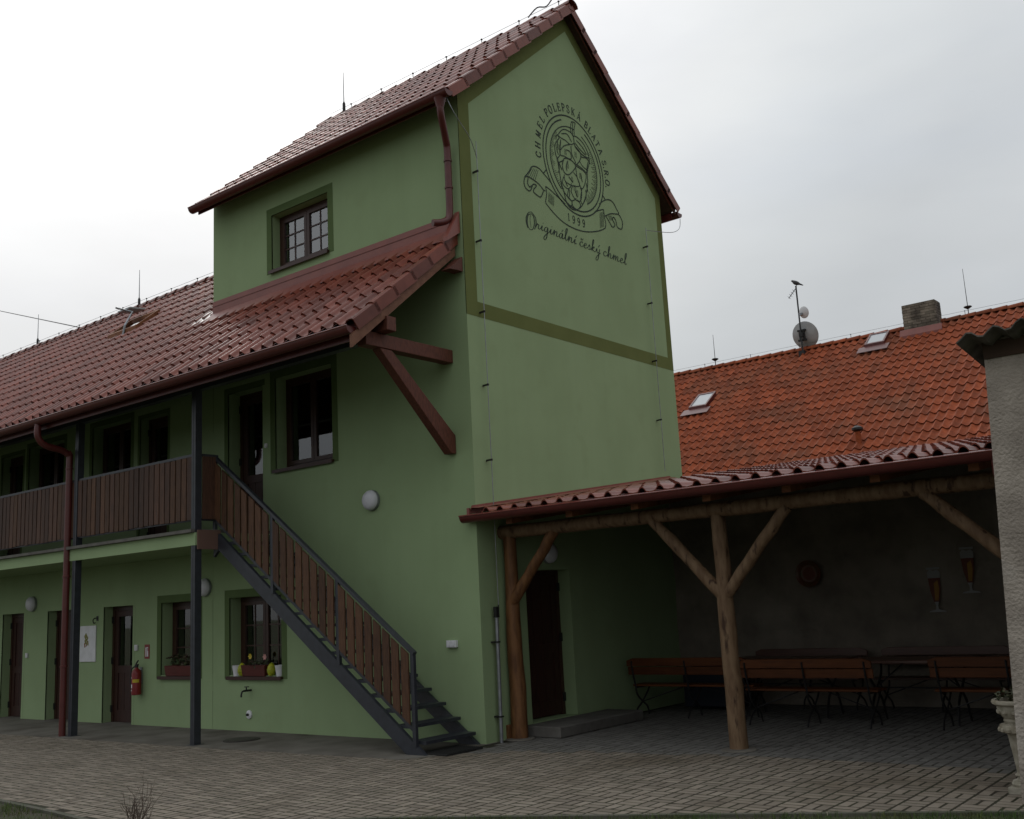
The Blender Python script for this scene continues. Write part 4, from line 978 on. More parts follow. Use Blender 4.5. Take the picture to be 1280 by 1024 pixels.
def table(label, x0, y, ln, wd=0.72):
    t = thing('table', label, 'table', (x0+ln/2, y, 0), 'tables between the benches under the shelter')
    c = 0.16
    for k in range(4):
        q = MB(); ya = y-wd/2+wd*k/4+0.003; yb = y-wd/2+wd*(k+1)/4-0.003
        ea = 0.13 if k == 0 else 0.02 if k == 1 else 0.02 if k == 2 else 0.02; eb = 0.02 if k < 3 else 0.13
        q.prism([(x0+ea, ya, 0.745), (x0+ln-ea, ya, 0.745), (x0+ln-eb, yb, 0.745), (x0+eb, yb, 0.745)], (0, 0, 0.035)); q.build('top_plank', 'tabletop', t, bevel=0.005)
    for xx in (x0+0.35, x0+ln-0.35):
        q = MB()
        for s in (-1, 1): q.tube(cat_rom([(xx, y+s*0.26, 0.74), (xx, y+s*0.22, 0.58), (xx, y+s*0.04, 0.42), (xx, y-s*0.16, 0.26), (xx, y-s*0.27, 0.0)], 4), 0.016, 6)
        q.box((xx-0.02, y-0.3, 0.725), (xx+0.02, y+0.3, 0.745)); q.build('leg', 'black', t, smooth=True)
    q = MB(); q.tube([(x0+0.35, y, 0.42), (x0+ln-0.35, y, 0.42)], 0.010, 6); q.tube([(x0+0.35, y, 0.42), (x0+0.75, y, 0.74)], 0.010, 6); q.tube([(x0+ln-0.35, y, 0.42), (x0+ln-0.75, y, 0.74)], 0.010, 6); q.build('stay_rod', 'black', t)
    return t
bench('garden_bench', 'front orange plank bench nearest the green tower wall, left of the middle log post', 0.22, 3.05, 1.95)
bench('garden_bench', 'front orange plank bench just right of the middle log post', 2.28, 2.58, 1.78)
bench('garden_bench', 'front orange plank bench nearest the stone urn', 4.70, 2.70, 1.75)
table('long dark plank table behind the left and middle benches', 1.55, 3.75, 1.85)
table('dark plank table seen through the gap between the front benches', 3.45, 3.35, 1.75)
table('dark plank table behind the bench nearest the urn', 5.05, 3.55, 1.45)
bench('garden_bench', 'rear dark plank bench against the back wall at the left table', 1.45, 4.75, 1.75, -1, 'tabletop')
bench('garden_bench', 'rear dark plank bench against the back wall at the middle table', 3.4, 4.75, 1.75, -1, 'tabletop')
bench('garden_bench', 'rear dark plank bench against the back wall at the right table', 5.2, 4.75, 1.3, -1, 'tabletop')
cx = thing('storage_chest', 'dark blue black storage chest behind the bench by the tower wall', 'chest', (0.95, 4.3, 0))
q = MB(); q.box((0.55, 4.05, 0.04), (1.45, 4.6, 0.56)); q.build('chest_body', 'chest', cx, bevel=0.02)
q = MB(); q.box((0.53, 4.03, 0.563), (1.47, 4.62, 0.62)); q.build('lid', 'chest', cx, bevel=0.015)

# painted beer glasses on the wall and a round wall plate
def glass_art(label, cx, zb, h):
    t = thing('beer_glass_mural', label, 'wall painting', (cx, 4.95, zb), 'beer glass paintings on the back wall')
    y = 4.955; s = h/0.62
    def poly(name, pts, mat, yy):
        q = MB(); q.prism([(cx+a*s, yy, zb+b*s) for a, b in pts], (0, 0.01, 0)); q.build(name, mat, t)
    poly('foot', [(-0.12, 0), (0.12, 0), (0.10, 0.018), (0.02, 0.035), (-0.02, 0.035), (-0.10, 0.018)], 'glasspaint', y)
    poly('stem', [(-0.02, 0.036), (0.02, 0.036), (0.012, 0.09), (0.03, 0.14), (-0.03, 0.14), (-0.012, 0.09)], 'glasspaint', y)
    poly('beer', [(-0.035, 0.142), (0.035, 0.142), (0.07, 0.30), (0.082, 0.47), (-0.082, 0.47), (-0.07, 0.30)], 'beerred', y)
    poly('highlight', [(-0.015, 0.16), (0.028, 0.16), (0.055, 0.32), (0.045, 0.44), (-0.01, 0.40)], 'beer', y-0.003)
    poly('foam', [(-0.083, 0.472), (0.083, 0.472), (0.087, 0.55), (0.05, 0.585), (0.0, 0.57), (-0.05, 0.59), (-0.087, 0.55)], 'foam', y)
    poly('rim', [(-0.09, 0.592), (0.09, 0.592), (0.092, 0.62), (-0.092, 0.62)], 'glasspaint', y)
glass_art('painted beer glass on the dark back wall, lower left of the pair', 4.20, 1.30, 0.62)
glass_art('painted beer glass on the dark back wall, upper right of the pair by the shed', 4.68, 1.54, 0.63)
wp = thing('wall_plate', 'round brown ceramic plate hung on the dark back wall of the shelter', 'plate', (2.37, 4.95, 1.94))
q = MB(); q.lathe([(0.02, 0.0), (0.13, -0.005), (0.15, -0.03), (0.20, -0.045), (0.205, -0.035), (0.15, -0.01), (0.13, 0.012)], (2.37, 4.95, 1.94), 28, 'y'); q.build('dish_rim', 'plate', wp, smooth=True)
q = MB(); q.lathe([(0.0, -0.012), (0.09, -0.012), (0.10, -0.006)], (2.37, 4.95, 1.94), 24, 'y'); q.build('glazed_centre', 'beerred', wp)

# ================================================================== SMALL THINGS ON THE HOUSE
def wall_lamp(label, p, axis='y', r=0.15):
    t = thing('wall_lamp', label, 'lamp', p, 'round bulkhead wall lamps')
    sgn = -1 if axis == 'y' else 1
    q = MB(); q.lathe([(r*0.98, 0.002*sgn), (r, 0.03*sgn), (r*0.97, 0.045*sgn)], p, 28, axis); q.build('lamp_base', 'grey', t, smooth=True)
    q = MB(); q.lathe([(r*0.95, 0.046*sgn), (r*0.93, 0.075*sgn), (r*0.75, 0.11*sgn), (r*0.4, 0.13*sgn), (0.01, 0.135*sgn)], p, 28, axis); q.build('lamp_shade', 'lampwhite', t, smooth=True)
wall_lamp('round white wall lamp high on the tower wall above the stairs', (-1.93, 0, 3.28))
wall_lamp('round white wall lamp half hidden behind the balcony post under the balcony', (-5.92, 0, 2.25))
wall_lamp('round white wall lamp between the two leftmost ground floor doors', (-11.69, 0, 2.215))
wall_lamp('round white wall lamp above the side door under the shelter', (0, 1.50, 2.40), 'x')

ex = thing('fire_extinguisher', 'red fire extinguisher hung on the green wall beside the glazed door', 'fire extinguisher', (-7.80, -0.1, 0.5))
q = MB(); c = (-7.80, -0.10, 0.52); q.lathe([(0.07, 0.0), (0.082, 0.01), (0.082, 0.36), (0.07, 0.41), (0.035, 0.44), (0.03, 0.46)], c, 20); q.build('cylinder', 'red', ex, smooth=True)
q = MB(); q.lathe([(0.033, 0.46), (0.033, 0.50), (0.02, 0.52)], c, 12); q.bar((-7.82, -0.10, 1.04), (-7.70, -0.13, 1.10), 0.02, 0.012); q.bar((-7.82, -0.10, 1.02), (-7.71, -0.12, 1.035), 0.02, 0.012); q.build('valve_handle', 'black', ex)
q = MB(); q.tube(cat_rom([(-7.82, -0.12, 1.0), (-7.90, -0.14, 0.94), (-7.89, -0.15, 0.80), (-7.885, -0.15, 0.66)], 4), 0.012, 8); q.build('hose', 'black', ex, smooth=True)
def label_band(z0, z1, a0, a1, mat, name):
    q = MB(); q.recalc = False; n = 8
    for i in range(n):
        p0 = a0+(a1-a0)*i/n; p1 = a0+(a1-a0)*(i+1)/n; r = 0.084
        q.quad(*[(c[0]+r*math.cos(p), c[1]+r*math.sin(p), c[2]+z) for p, z in ((p0, z0), (p1, z0), (p1, z1), (p0, z1))])
    q.build(name, mat, ex)
label_band(0.21, 0.265, R(-80), R(0), 'yellow', 'label'); label_band(0.12, 0.18, R(-140), R(-85), 'white', 'label'); label_band(0.07, 0.09, R(-140), R(-90), 'white', 'label'); label_band(0.28, 0.30, R(-130), R(-95), 'white', 'label')
q = MB(); q.box((-7.83, -0.02, 0.70), (-7.77, -0.002, 0.98)); q.build('wall_bracket', 'grey', ex)
sg = thing('fire_sign', 'small red fire extinguisher sign on the green wall above the extinguisher', 'sign', (-7.63, 0, 1.17))
q = MB(); q.box((-7.71, -0.008, 1.12), (-7.56, -0.001, 1.36)); q.build('sign_plate', 'red', sg)
q = MB(); q.box((-7.675, -0.011, 1.155), (-7.645, -0.0085, 1.31)); q.box((-7.625, -0.011, 1.155), (-7.595, -0.0085, 1.25)); q.box((-7.615, -0.011, 1.25), (-7.605, -0.0085, 1.30)); q.box((-7.64, -0.011, 1.30), (-7.60, -0.0085, 1.315)); q.build('pictogram', 'white', sg)
def small_box(name, label, cat, p, s, mat='white', grp=None, parts=1):
    t = thing(name, label, cat, (p[0], p[1], p[2]), grp)
    for i in range(parts):
        w = s[0]/parts; q = MB(); q.box((p[0]-s[0]/2+w*i+0.002, -s[1], p[2]-s[2]/2), (p[0]-s[0]/2+w*(i+1)-0.002, -0.001, p[2]+s[2]/2)); q.build('cover', mat, t, bevel=0.004)
        q = MB(); xx = p[0]-s[0]/2+w*(i+0.5); q.box((xx-w*0.28, -s[1]-0.006, p[2]-s[2]*0.3), (xx+w*0.28, -s[1]-0.0005, p[2]+s[2]*0.3)); q.build('rocker', mat, t)
    return t
small_box('light_switch', 'white light switch on the green wall between the glazed door and the fire sign', 'switch', (-7.955, 0, 1.31), (0.085, 0.035, 0.10))
small_box('light_switch', 'tiny white light switch right of the leftmost ground floor door', 'switch', (-11.86, 0, 1.22), (0.075, 0.035, 0.09))
small_box('double_socket', 'white double wall socket low on the tower wall right of the stairs', 'socket', (-0.49, 0, 1.25), (0.17, 0.05, 0.09), parts=2)
small_box('bell_switch', 'small white switch on the green wall beside the upstairs window', 'switch', (-4.32, 0, 4.40), (0.06, 0.03, 0.07))
bs = thing('notice_board', 'white notice board with a hop plant picture behind the second steel post', 'notice board', (-9.6, 0, 1.1))
q = MB(); q.box((-9.85, -0.022, 1.08), (-9.30, -0.001, 1.73)); q.build('board', 'white', bs, bevel=0.004)
pic = MB(); leaves(pic, (-9.57, -0.026, 1.45), 0.001, 0.14, 1, 0.02, 1); rg = random.Random(8); pic = MB(); pic.recalc = False
pr_ = MB(); pr_.recalc = False
for i in range(46):
    z = 1.36+0.22*rg.random(); x = -9.62+rg.gauss(0, 0.03)*(1.2-abs(z-1.46)*3); s = rg.uniform(.012, .026); mbx = pic if z > 1.43 or rg.random() < 0.3 else pr_
    a = rg.uniform(0, 6.28); k = 5
    y_ = -0.0235-0.0003*i/10
    mbx.add([(x+s*math.cos(a+2*math.pi*j/k), y_, z+1.3*s*math.sin(a+2*math.pi*j/k)) for j in range(k)], [tuple(range(k))])
pic.build('leaf_picture', make_mat('printed_green', (0.13, 0.17, 0.03), 0.5, (0.28, 0.22, 0.04), 40), bs); pr_.build('cone_picture', make_mat('printed_red', (0.26, 0.06, 0.03), 0.5, (0.18, 0.13, 0.03), 40), bs)
hk = thing('wall_hook', 'small dark hook on the wall above the notice board', 'hook', (-9.28, 0, 1.84))
q = MB(); q.tube(cat_rom([(-9.28, 0, 1.86), (-9.28, -0.06, 1.86), (-9.28, -0.09, 1.82), (-9.28, -0.07, 1.77), (-9.28, -0.04, 1.78)], 3), 0.010, 6); q.build('hook_rod', 'black', hk); q = MB(); q.box((-9.31, -0.008, 1.81), (-9.25, -0.001, 1.90)); q.build('hook_plate', 'black', hk)
# flower box, pots and eggs on the window sills
def trough(label, x0, x1, z):
    t = thing('window_box', label, 'flower box', ((x0+x1)/2, 0.05, z))
    q = MB(); q.prism([(x0+0.02, -0.03, z), (x1-0.02, -0.03, z), (x1, -0.05, z+0.17), (x0, -0.05, z+0.17)], (0, 0.15, 0)); q.build('trough', 'maroon', t, bevel=0.006)
    return t
trough('dark red flower box on the ground floor window sill behind the steel post', -7.05, -6.25, 0.83)
trough('dark brown flower box between the eggs on the tower window sill', -4.95, -4.36, 0.83)
q = MB(); leaves(q, (-6.65, 0.04, 1.0), 0.06, 0.10, 10, 0.05, 2); leaves(q, (-6.85, 0.03, 1.0), 0.10, 0.16, 60, 0.06, 3); leaves(q, (-6.45, 0.03, 1.0), 0.10, 0.16, 60, 0.06, 4); leaves(q, (-6.65, 0.03, 1.0), 0.10, 0.16, 60, 0.06, 6)
tag(q.build('box_plant', 'leafdark'), 'dark leafy plants growing in the red window flower box', 'plant')
q = MB(); leaves(q, (-4.65, 0.03, 1.0), 0.20, 0.05, 90, 0.05, 9)
tag(q.build('box_plant', 'leafdark'), 'low dark plants growing in the tower window flower box', 'plant')
def pot(label, x):
    t = thing('flower_pot', label, 'flower pot', (x, 0.02, 0.83), 'white pots on the tower window sill')
    q = MB(); q.lathe([(0.055, 0), (0.075, 0.14), (0.08, 0.165), (0.072, 0.165), (0.066, 0.13)], (x, 0.02, 0.83), 20); q.build('pot', 'white', t, smooth=True)
    q = MB(); q.lathe([(0.066, 0.135), (0.01, 0.14)], (x, 0.02, 0.83), 14); q.build('soil', 'soil', t)
pot('white flower pot at the left end of the tower window sill', -5.13); pot('white flower pot at the right end of the tower window sill', -4.07)
def egg(label, x):
    q = MB(); q.lathe([(0.002, 0), (0.045, 0.012), (0.068, 0.06), (0.07, 0.10), (0.055, 0.155), (0.03, 0.19), (0.004, 0.205)], (x, 0.01, 0.83), 18); tag(q.build('easter_egg', 'egg', smooth=True), label, 'egg ornament', 'yellow eggs on the tower window sill')
egg('yellow green egg ornament beside the left white pot on the sill', -4.99); egg('yellow green egg ornament beside the right white pot on the sill', -4.26)
def flower(label, x, z, mats):
    t = thing('flower', label, 'flower', (x, 0.02, 1.0))
    q = MB(); q.tube([(x, 0.03, 0.98), (x+0.01, 0.01, z)], 0.005, 5); q.build('stem', 'leafdark', t)
    q = MB(); q.recalc = False
    for k in range(6):
        a = k*math.pi/3; d = Vector((math.cos(a), -0.35, math.sin(a)))*0.05; w = Vector((-math.sin(a), 0, math.cos(a)))*0.018; p = Vector((x+0.01, 0.01, z)); q.add([p, p+d*0.6+w, p+d, p+d*0.6-w], [(0, 1, 2, 3)])
    q.build('petals', mats, t)
flower('yellow narcissus flower in the tower window flower box', -4.78, 1.13, 'yellow'); flower('pale pink flower in the tower window flower box', -4.42, 1.12, 'pink')
fc = thing('garden_tap', 'black garden tap on the green wall below the tower window', 'tap', (-4.75, 0, 0.6))
q = MB(); q.tube([(-4.75, 0, 0.62), (-4.75, -0.13, 0.62)], 0.016, 8); q.tube(cat_rom([(-4.75, -0.11, 0.62), (-4.76, -0.16, 0.61), (-4.765, -0.175, 0.56), (-4.765, -0.175, 0.53)], 3), 0.014, 8); q.build('spout', 'black', fc, smooth=True)
q = MB(); q.tube([(-4.75, -0.09, 0.63), (-4.75, -0.09, 0.672)], 0.010, 6); q.bar((-4.79, -0.09, 0.675), (-4.70, -0.09, 0.68), 0.02, 0.014); q.build('tap_handle', 'black', fc)
oc = thing('outdoor_outlet', 'small round grey drain outlet low on the green wall under the tap', 'outlet', (-4.79, 0, 0.26))
q = MB(); q.lathe([(0.065, -0.001), (0.065, -0.02), (0.045, -0.03)], (-4.79, 0, 0.255), 20, 'y'); q.build('rosette', 'white', oc); q = MB(); q.lathe([(0.02, -0.031), (0.02, -0.06), (0.012, -0.062)], (-4.79, 0, 0.255), 12, 'y'); q.build('plug', 'black', oc)
def cover(label, x, y, r):
    t = thing('manhole_cover', label, 'manhole cover', (x, y, 0), 'manhole covers in the concrete strip')
    q = MB(); q.lathe([(r, 0.001), (r, 0.018), (r*0.9, 0.022)], (x, y, 0), 28); q.build('frame_ring', 'cast', t)
    q = MB(); q.lathe([(r*0.88, 0.010), (r*0.88, 0.026), (r*0.2, 0.027)], (x, y, 0), 28); q.build('lid', 'cast', t)
cover('round dark manhole cover in the concrete near the foot of the stairs post', -3.95, -0.78, 0.26); cover('round dark manhole cover by the leftmost door', -12.1, -0.75, 0.30)
dm = thing('door_mat', 'black rubber doormat lying at the foot of the staircase', 'doormat', (-0.02, -0.63, 0))
q = MB(); q.box((-0.24, -0.95, 0.004), (0.20, -0.30, 0.022)); q.build('mat_base', 'rubber', dm)
q = MB()
for i in range(13): q.box((-0.22+i*0.033, -0.93, 0.0222), (-0.205+i*0.033, -0.32, 0.030))
o = q.build('mat_ribs', 'rubber', dm); tag(o, kind='stuff')

# lightning protection
def conductor(label, y, ztop, zend, pipe):
    t = thing('lightning_conductor', label, 'lightning conductor', (0, y, 0), 'lightning conductors down the tower gable')
    q = MB(); xo = 0.085 if not pipe else 0.085
    q.tube([(xo, y, ztop), (xo, y, zend)], 0.0055, 6); q.build('wire', 'grey', t)
    z = 7.75
    while z > max(zend, 3.2):
        q = MB(); q.bar((0.0, y, z), (0.10, y, z+0.005), 0.022, 0.022); q.bar((0.075, y-0.02, z), (0.075, y+0.02, z), 0.03, 0.02); q.build('wire_clamp', 'black', t); z -= 1.03
    return t
c1 = conductor('thin grey lightning wire down the gable beside the front corner of the tower', 0.27, 8.2, 1.70, True)
q = MB(); q.tube([(0.085, 0.20, 0.0), (0.085, 0.22, 1.58)], 0.024, 10); q.build('guard_tube', 'grey', c1, smooth=True)
q = MB(); q.tube([(0.085, 0.27, 1.72), (0.085, 0.22, 1.56)], 0.008, 6); q.box((0.06, 0.19, 1.56), (0.11, 0.25, 1.70)); q.build('test_clamp', 'black', c1)
for z in (1.25, 0.32):
    q = MB(); q.bar((0.0, 0.21, z), (0.112, 0.21, z), 0.065, 0.02); q.build('pipe_bracket', 'black', c1)
q = MB(); q.tube(cat_rom([(0.10, -0.40, 8.72), (0.18, -0.28, 8.4), (0.16, 0.05, 8.15), (0.085, 0.27, 7.95)], 5), 0.0055, 6); q.build('eave_wire', 'grey', c1)
c2 = conductor('thin grey lightning wire down the gable beside the rear corner of the tower', 4.83, 8.1, 3.78, False)
q = MB(); q.tube(cat_rom([(0.16, 5.98, 8.55), (0.15, 5.93, 8.35), (0.13, 5.62, 8.20), (0.085, 4.83, 8.05)], 5), 0.0055, 6); q.build('eave_wire', 'grey', c2)
def ridge_wire(label, x0, x1, y, z, step):
    t = thing('ridge_conductor', label, 'lightning wire', (x1, y, z))
    q = MB(); q.tube([(x0, y, z+0.09), (x1, y, z+0.09)], 0.004, 6); q.build('wire', 'grey', t)
    n = int((x1-x0)/step)
    for i in range(n+1):
        x = x1-0.15-i*step; q = MB(); q.bar((x, y, z-0.03), (x, y, z+0.09), 0.012, 0.008, (0, 1, 0)); q.box((x-0.013, y-0.015, z+0.08), (x+0.013, y+0.015, z+0.10)); q.build('wire_holder', 'black', t)
ridge_wire('lightning wire on short holders along the tower roof ridge', TX0, 0.1, RY, RZ+0.09, 0.85)
ridge_wire('lightning wire on short holders along the long wing roof ridge', WX0, TX0-0.1, WRY, zw(WRY)+0.12, 1.0)
ridge_wire('lightning wire on short holders along the orange roof ridge', NX0, NX1, NRY, NRZ+0.12, 1.6)
q = MB(); q.tube(cat_rom([(0.0, RY, RZ+0.24), (-0.12, RY, RZ+0.32), (-0.3, RY, RZ+0.20), (-0.5, RY, RZ+0.26), (-0.7, RY, RZ+0.16)], 4), 0.012, 6); tag(q.build('ridge_clamp', 'black'), 'dark twisted wire clamp on the very tip of the tower ridge', 'wire clamp')
def rod(label, x, y, z0, z1, disc=False):
    t = thing('lightning_rod', label, 'lightning rod', (x, y, z0), 'lightning rods on the roof ridges')
    q = MB(); q.tube([(x, y, z0), (x, y, z0+(z1-z0)*0.25), (x, y, z1)], [0.014, 0.011, 0.006], 6); q.build('rod', 'grey' if not disc else 'black', t)
    q = MB()
    if disc: q.lathe([(0.02, 0.14), (0.11, 0.20), (0.10, 0.22), (0.02, 0.215)], (x, y, z0), 14)
    else: q.lathe([(0.03, 0.0), (0.03, 0.16), (0.015, 0.2)], (x, y, z0), 8)
    q.build('rod_base', 'black', t)
rod('thin lightning rod on the tower roof ridge', -5.36, RY, RZ+0.1, 12.36)
rod('thin lightning rod on the wing ridge just left of the tower', -12.30, WRY, zw(WRY)+0.1, 9.90)
rod('thin lightning rod on the wing ridge at the far left of the photo', -17.09, WRY, zw(WRY)+0.1, 9.87)
rod('lightning rod with dark disc on the orange ridge beside the tower', -5.97, NRY, NRZ+0.1, 9.86, True)
rod('lightning rod with dark disc on the orange ridge right of the chimney', 1.74, NRY, NRZ+0.1, 10.14, True)
q = MB(); a = Vector((-15.0, 2.72, zw(WRY)+0.15)); b = Vector((-39, 10.5, 16.6)); q.tube([a.lerp(b, i/12)+Vector((0, 0, 0.0)) for i in range(13)], 0.014, 6)
tag(q.build('overhead_cable', 'black'), 'thin overhead cable running left from the wing roof ridge', 'cable')

# bare bush in the grass bed
bt = MB(); bt.recalc = False; rg = random.Random(17)
def twig(p, d, ln, r, lev):
    p = Vector(p); d = Vector(d).normalized(); pts = [p]; n = 5
    for i in range(n):
        d = (d+Vector((rg.gauss(0, .14), rg.gauss(0, .14), rg.gauss(0.03, .1)))).normalized(); pts.append(pts[-1]+d*ln/n)
        if lev > 0 and i > 0 and rg.random() < 0.75: twig(pts[-1], d+Vector((rg.gauss(0, .6), rg.gauss(0, .6), rg.gauss(.2, .4))), ln*rg.uniform(.35, .6), r*0.6, lev-1)
    bt.tube(pts, [r*(1-0.7*i/n) for i in range(n+1)], 4)
for i in range(20): twig((0.50+rg.gauss(0, .03), -5.16+rg.gauss(0, .03), 0.0), (rg.gauss(0, .42), rg.gauss(0, .42), 1), rg.uniform(.16, .32), 0.0036, 2)
o = bt.build('bare_bush', 'twig'); tag(o, 'small leafless twiggy bush in the grass bed at the lower left', 'bush')

# ================================================================== PAINTED EMBLEM ON THE GABLE
EMB_RIBBON = [[(2.006,8.058),(2.096,8.048),(2.235,8.007),(2.432,7.945),(2.517,7.914)],[(3.359,8.013),(3.495,8.077),(3.632,8.13)],[(2.006,8.058),(2.03,7.957),(1.987,7.801),(2.025,7.758)],[(2.025,7.758),(2.228,7.652),(2.482,7.575),(2.808,7.559),(3.121,7.603),(3.45,7.707),(3.641,7.804)],[(3.632,8.13),(3.642,7.997),(3.668,7.888),(3.641,7.804)],[(1.656,8.266),(1.743,8.311),(1.867,8.314),(1.975,8.266),(2.11,8.198),(2.191,8.149)],[(1.656,8.266),(1.608,8.189),(1.489,8.064)],[(1.489,8.064),(1.572,8.089),(1.707,8.076),(1.842,8.045),(1.948,7.987),(1.999,7.984)],[(1.489,8.064),(1.459,7.967),(1.487,7.887),(1.579,7.861),(1.638,7.914),(1.672,7.986),(1.729,8.012),(1.769,7.997),(1.708,7.934),(1.689,7.876),(1.837,7.838),(1.897,7.882),(1.947,7.969)],[(1.571,8.071),(1.549,7.976),(1.599,7.929),(1.643,7.968)],[(1.975,8.266),(2.054,8.354)],[(3.509,8.193),(3.652,8.291),(3.808,8.355),(3.941,8.344),(4.047,8.245),(4.107,8.183)],[(3.63,8.382),(3.705,8.326)],[(3.651,8.019),(3.827,8.106),(3.966,8.144),(4.105,8.162),(4.195,8.068),(4.182,7.965),(4.141,7.915),(4.023,7.923),(3.986,8.031),(3.924,8.074),(3.884,8.024),(3.943,7.961),(3.938,7.921),(3.866,7.882),(3.775,7.956),(3.685,8.029)]]
EMB_SHADE = [[(2.09,7.992),(2.062,7.822)],[(2.115,7.983),(2.087,7.815)],[(2.14,7.974),(2.112,7.807)],[(2.164,7.965),(2.137,7.8)],[(2.189,7.956),(2.162,7.792)],[(2.214,7.947),(2.187,7.785)],[(3.506,8.038),(3.49,7.765)],[(3.534,8.051),(3.517,7.778)],[(3.562,8.065),(3.545,7.791)],[(3.589,8.078),(3.572,7.804)],[(3.617,8.091),(3.6,7.817)],[(1.683,8.265),(1.559,8.094)],[(1.722,8.269),(1.602,8.085)],[(1.761,8.272),(1.645,8.077)],[(1.8,8.275),(1.687,8.069)],[(1.839,8.278),(1.731,8.06)],[(3.755,8.057),(3.812,7.985)],[(3.786,8.066),(3.843,7.993)],[(3.817,8.074),(3.874,8.002)],[(3.848,8.082),(3.906,8.01)]]
EMB_HOP = [[(2.843,9.436),(2.806,9.299),(2.829,9.211)],[(2.954,9.447),(2.907,9.32),(2.908,9.224)],[(2.843,9.436),(2.899,9.449),(2.954,9.447)],[(2.886,9.43),(2.857,9.303),(2.862,9.209)],[(2.426,9.06),(2.58,9.207),(2.745,9.237),(2.851,9.205),(2.881,9.078),(2.764,9.012),(2.637,9.037),(2.509,9.041),(2.426,9.06)],[(2.539,9.119),(2.694,9.165),(2.814,9.069)],[(2.369,9.014),(2.426,9.06),(2.465,9.02)],[(2.872,9.198),(2.984,9.209),(3.135,9.163),(3.238,9.072),(3.293,8.95),(3.154,8.934),(3.023,8.96),(2.898,9.029),(2.872,9.198)],[(2.954,9.144),(3.104,9.083),(3.228,8.985)],[(2.904,9.085),(3.051,9.01),(3.203,8.963)],[(2.465,9.02),(2.358,8.903),(2.325,8.786),(2.364,8.653),(2.457,8.736),(2.472,8.888),(2.506,9.007)],[(2.415,8.949),(2.379,8.804),(2.413,8.722)],[(2.506,9.007),(2.458,8.749),(2.564,8.743),(2.758,8.752),(2.749,8.871),(2.642,8.876)],[(2.487,8.826),(2.582,8.924),(2.764,9.012)],[(2.784,8.991),(2.791,8.857),(2.868,8.76),(2.906,8.704),(3.032,8.839),(3.045,8.953),(2.898,9.029)],[(2.559,8.702),(2.504,8.577),(2.535,8.467),(2.639,8.446),(2.755,8.521),(2.88,8.668),(2.778,8.731),(2.648,8.73),(2.559,8.702)],[(2.666,8.695),(2.611,8.584),(2.625,8.508)],[(2.364,8.653),(2.399,8.584),(2.556,8.674)],[(2.399,8.584),(2.41,8.481),(2.381,8.406)],[(2.906,8.704),(3.038,8.69),(3.167,8.648)],[(3.037,8.882),(3.22,8.913),(3.293,8.853)],[(3.293,8.95),(3.303,8.842)],[(3.006,8.803),(3.087,8.733),(3.241,8.699)],[(2.54,8.421),(2.559,8.315),(2.737,8.293),(2.957,8.349),(2.909,8.477),(2.809,8.541)],[(2.883,8.659),(2.909,8.477),(3.016,8.319),(3.124,8.446),(3.16,8.63),(2.885,8.678)],[(2.521,8.378),(2.479,8.253),(2.606,8.199),(2.704,8.265),(2.725,8.327)],[(2.751,8.288),(2.709,8.173),(2.819,8.074),(2.96,8.095),(3.009,8.26),(2.97,8.324)],[(2.435,8.259),(2.482,8.143),(2.621,8.054),(2.664,8.178),(2.622,8.203)],[(2.635,8.188),(2.592,8.065),(2.708,8.023),(2.837,8.098)],[(2.508,8.114),(2.552,7.961),(2.664,7.9),(2.706,8.004),(2.621,8.054)],[(2.708,8.023),(2.729,7.936),(2.847,7.913),(2.951,8.017),(2.867,8.087)],[(3.016,8.319),(2.962,8.114),(3.017,8.054),(3.129,8.219),(3.126,8.332)],[(2.387,8.652),(2.4,8.489),(2.448,8.244),(2.506,8.095),(2.552,7.961),(2.634,7.891),(2.784,7.886),(2.947,7.978),(3.053,8.103),(3.134,8.258),(3.205,8.471),(3.212,8.665),(3.298,8.866)],[(2.66,8.42),(2.774,8.361)],[(3.014,8.585),(3.045,8.442)],[(2.82,8.224),(2.871,8.126)],[(2.559,8.315),(2.611,8.237)],[(3.174,8.615),(3.249,8.85)],[(3.156,8.456),(3.187,8.312)],[(2.409,8.585),(2.487,8.479)]]
class Ink:
    def __init__(s): s.mb = MB(); s.mb.recalc = False; s.i = 0
    def stroke(s, pts, w, smooth=True, sub=4, taper=False):
        pts = cat_rom(pts, sub) if smooth and len(pts) > 2 else [tuple(p) for p in pts]
        n = len(pts); s.i += 1; x = 0.0035+0.0002*(s.i % 23)
        L_, R_ = [], []
        for i in range(n):
            a = pts[max(0, i-1)]; b = pts[min(n-1, i+1)]
            dx, dz = b[0]-a[0], b[1]-a[1]; l = math.hypot(dx, dz) or 1e-6
            ww = 0.9*(w if not callable(w) else w(i/(n-1), dx/l, dz/l))
            if taper: ww *= 0.35+0.65*math.sin(math.pi*min(1, max(0, i/(n-1))))
            L_.append((x, pts[i][0]-dz/l*ww/2, pts[i][1]+dx/l*ww/2)); R_.append((x, pts[i][0]+dz/l*ww/2, pts[i][1]-dx/l*ww/2))
        s.mb.add(L_+R_, [(i, n+i, n+i+1, i+1) for i in range(n-1)])
    def ring(s, cy, cz, r, w, a0=0, a1=360, n=90):
        s.stroke([(cy+r*math.cos(R(a0+(a1-a0)*i/n)), cz+r*math.sin(R(a0+(a1-a0)*i/n))) for i in range(n+1)], w, False)
    def build(s, name, parent): return s.mb.build(name, 'ink', parent)
EY, EZC = 2.842, 8.662
k = Ink()
k.ring(EY, EZC, 0.838, 0.026); k.ring(EY, EZC, 0.762, 0.026, -248, 62)
emb = k.build('emblem', tower)
k = Ink()
k.ring(EY, EZC, 0.652, 0.020, -62, 66); k.ring(EY, EZC, 0.652, 0.020, 84, 232)
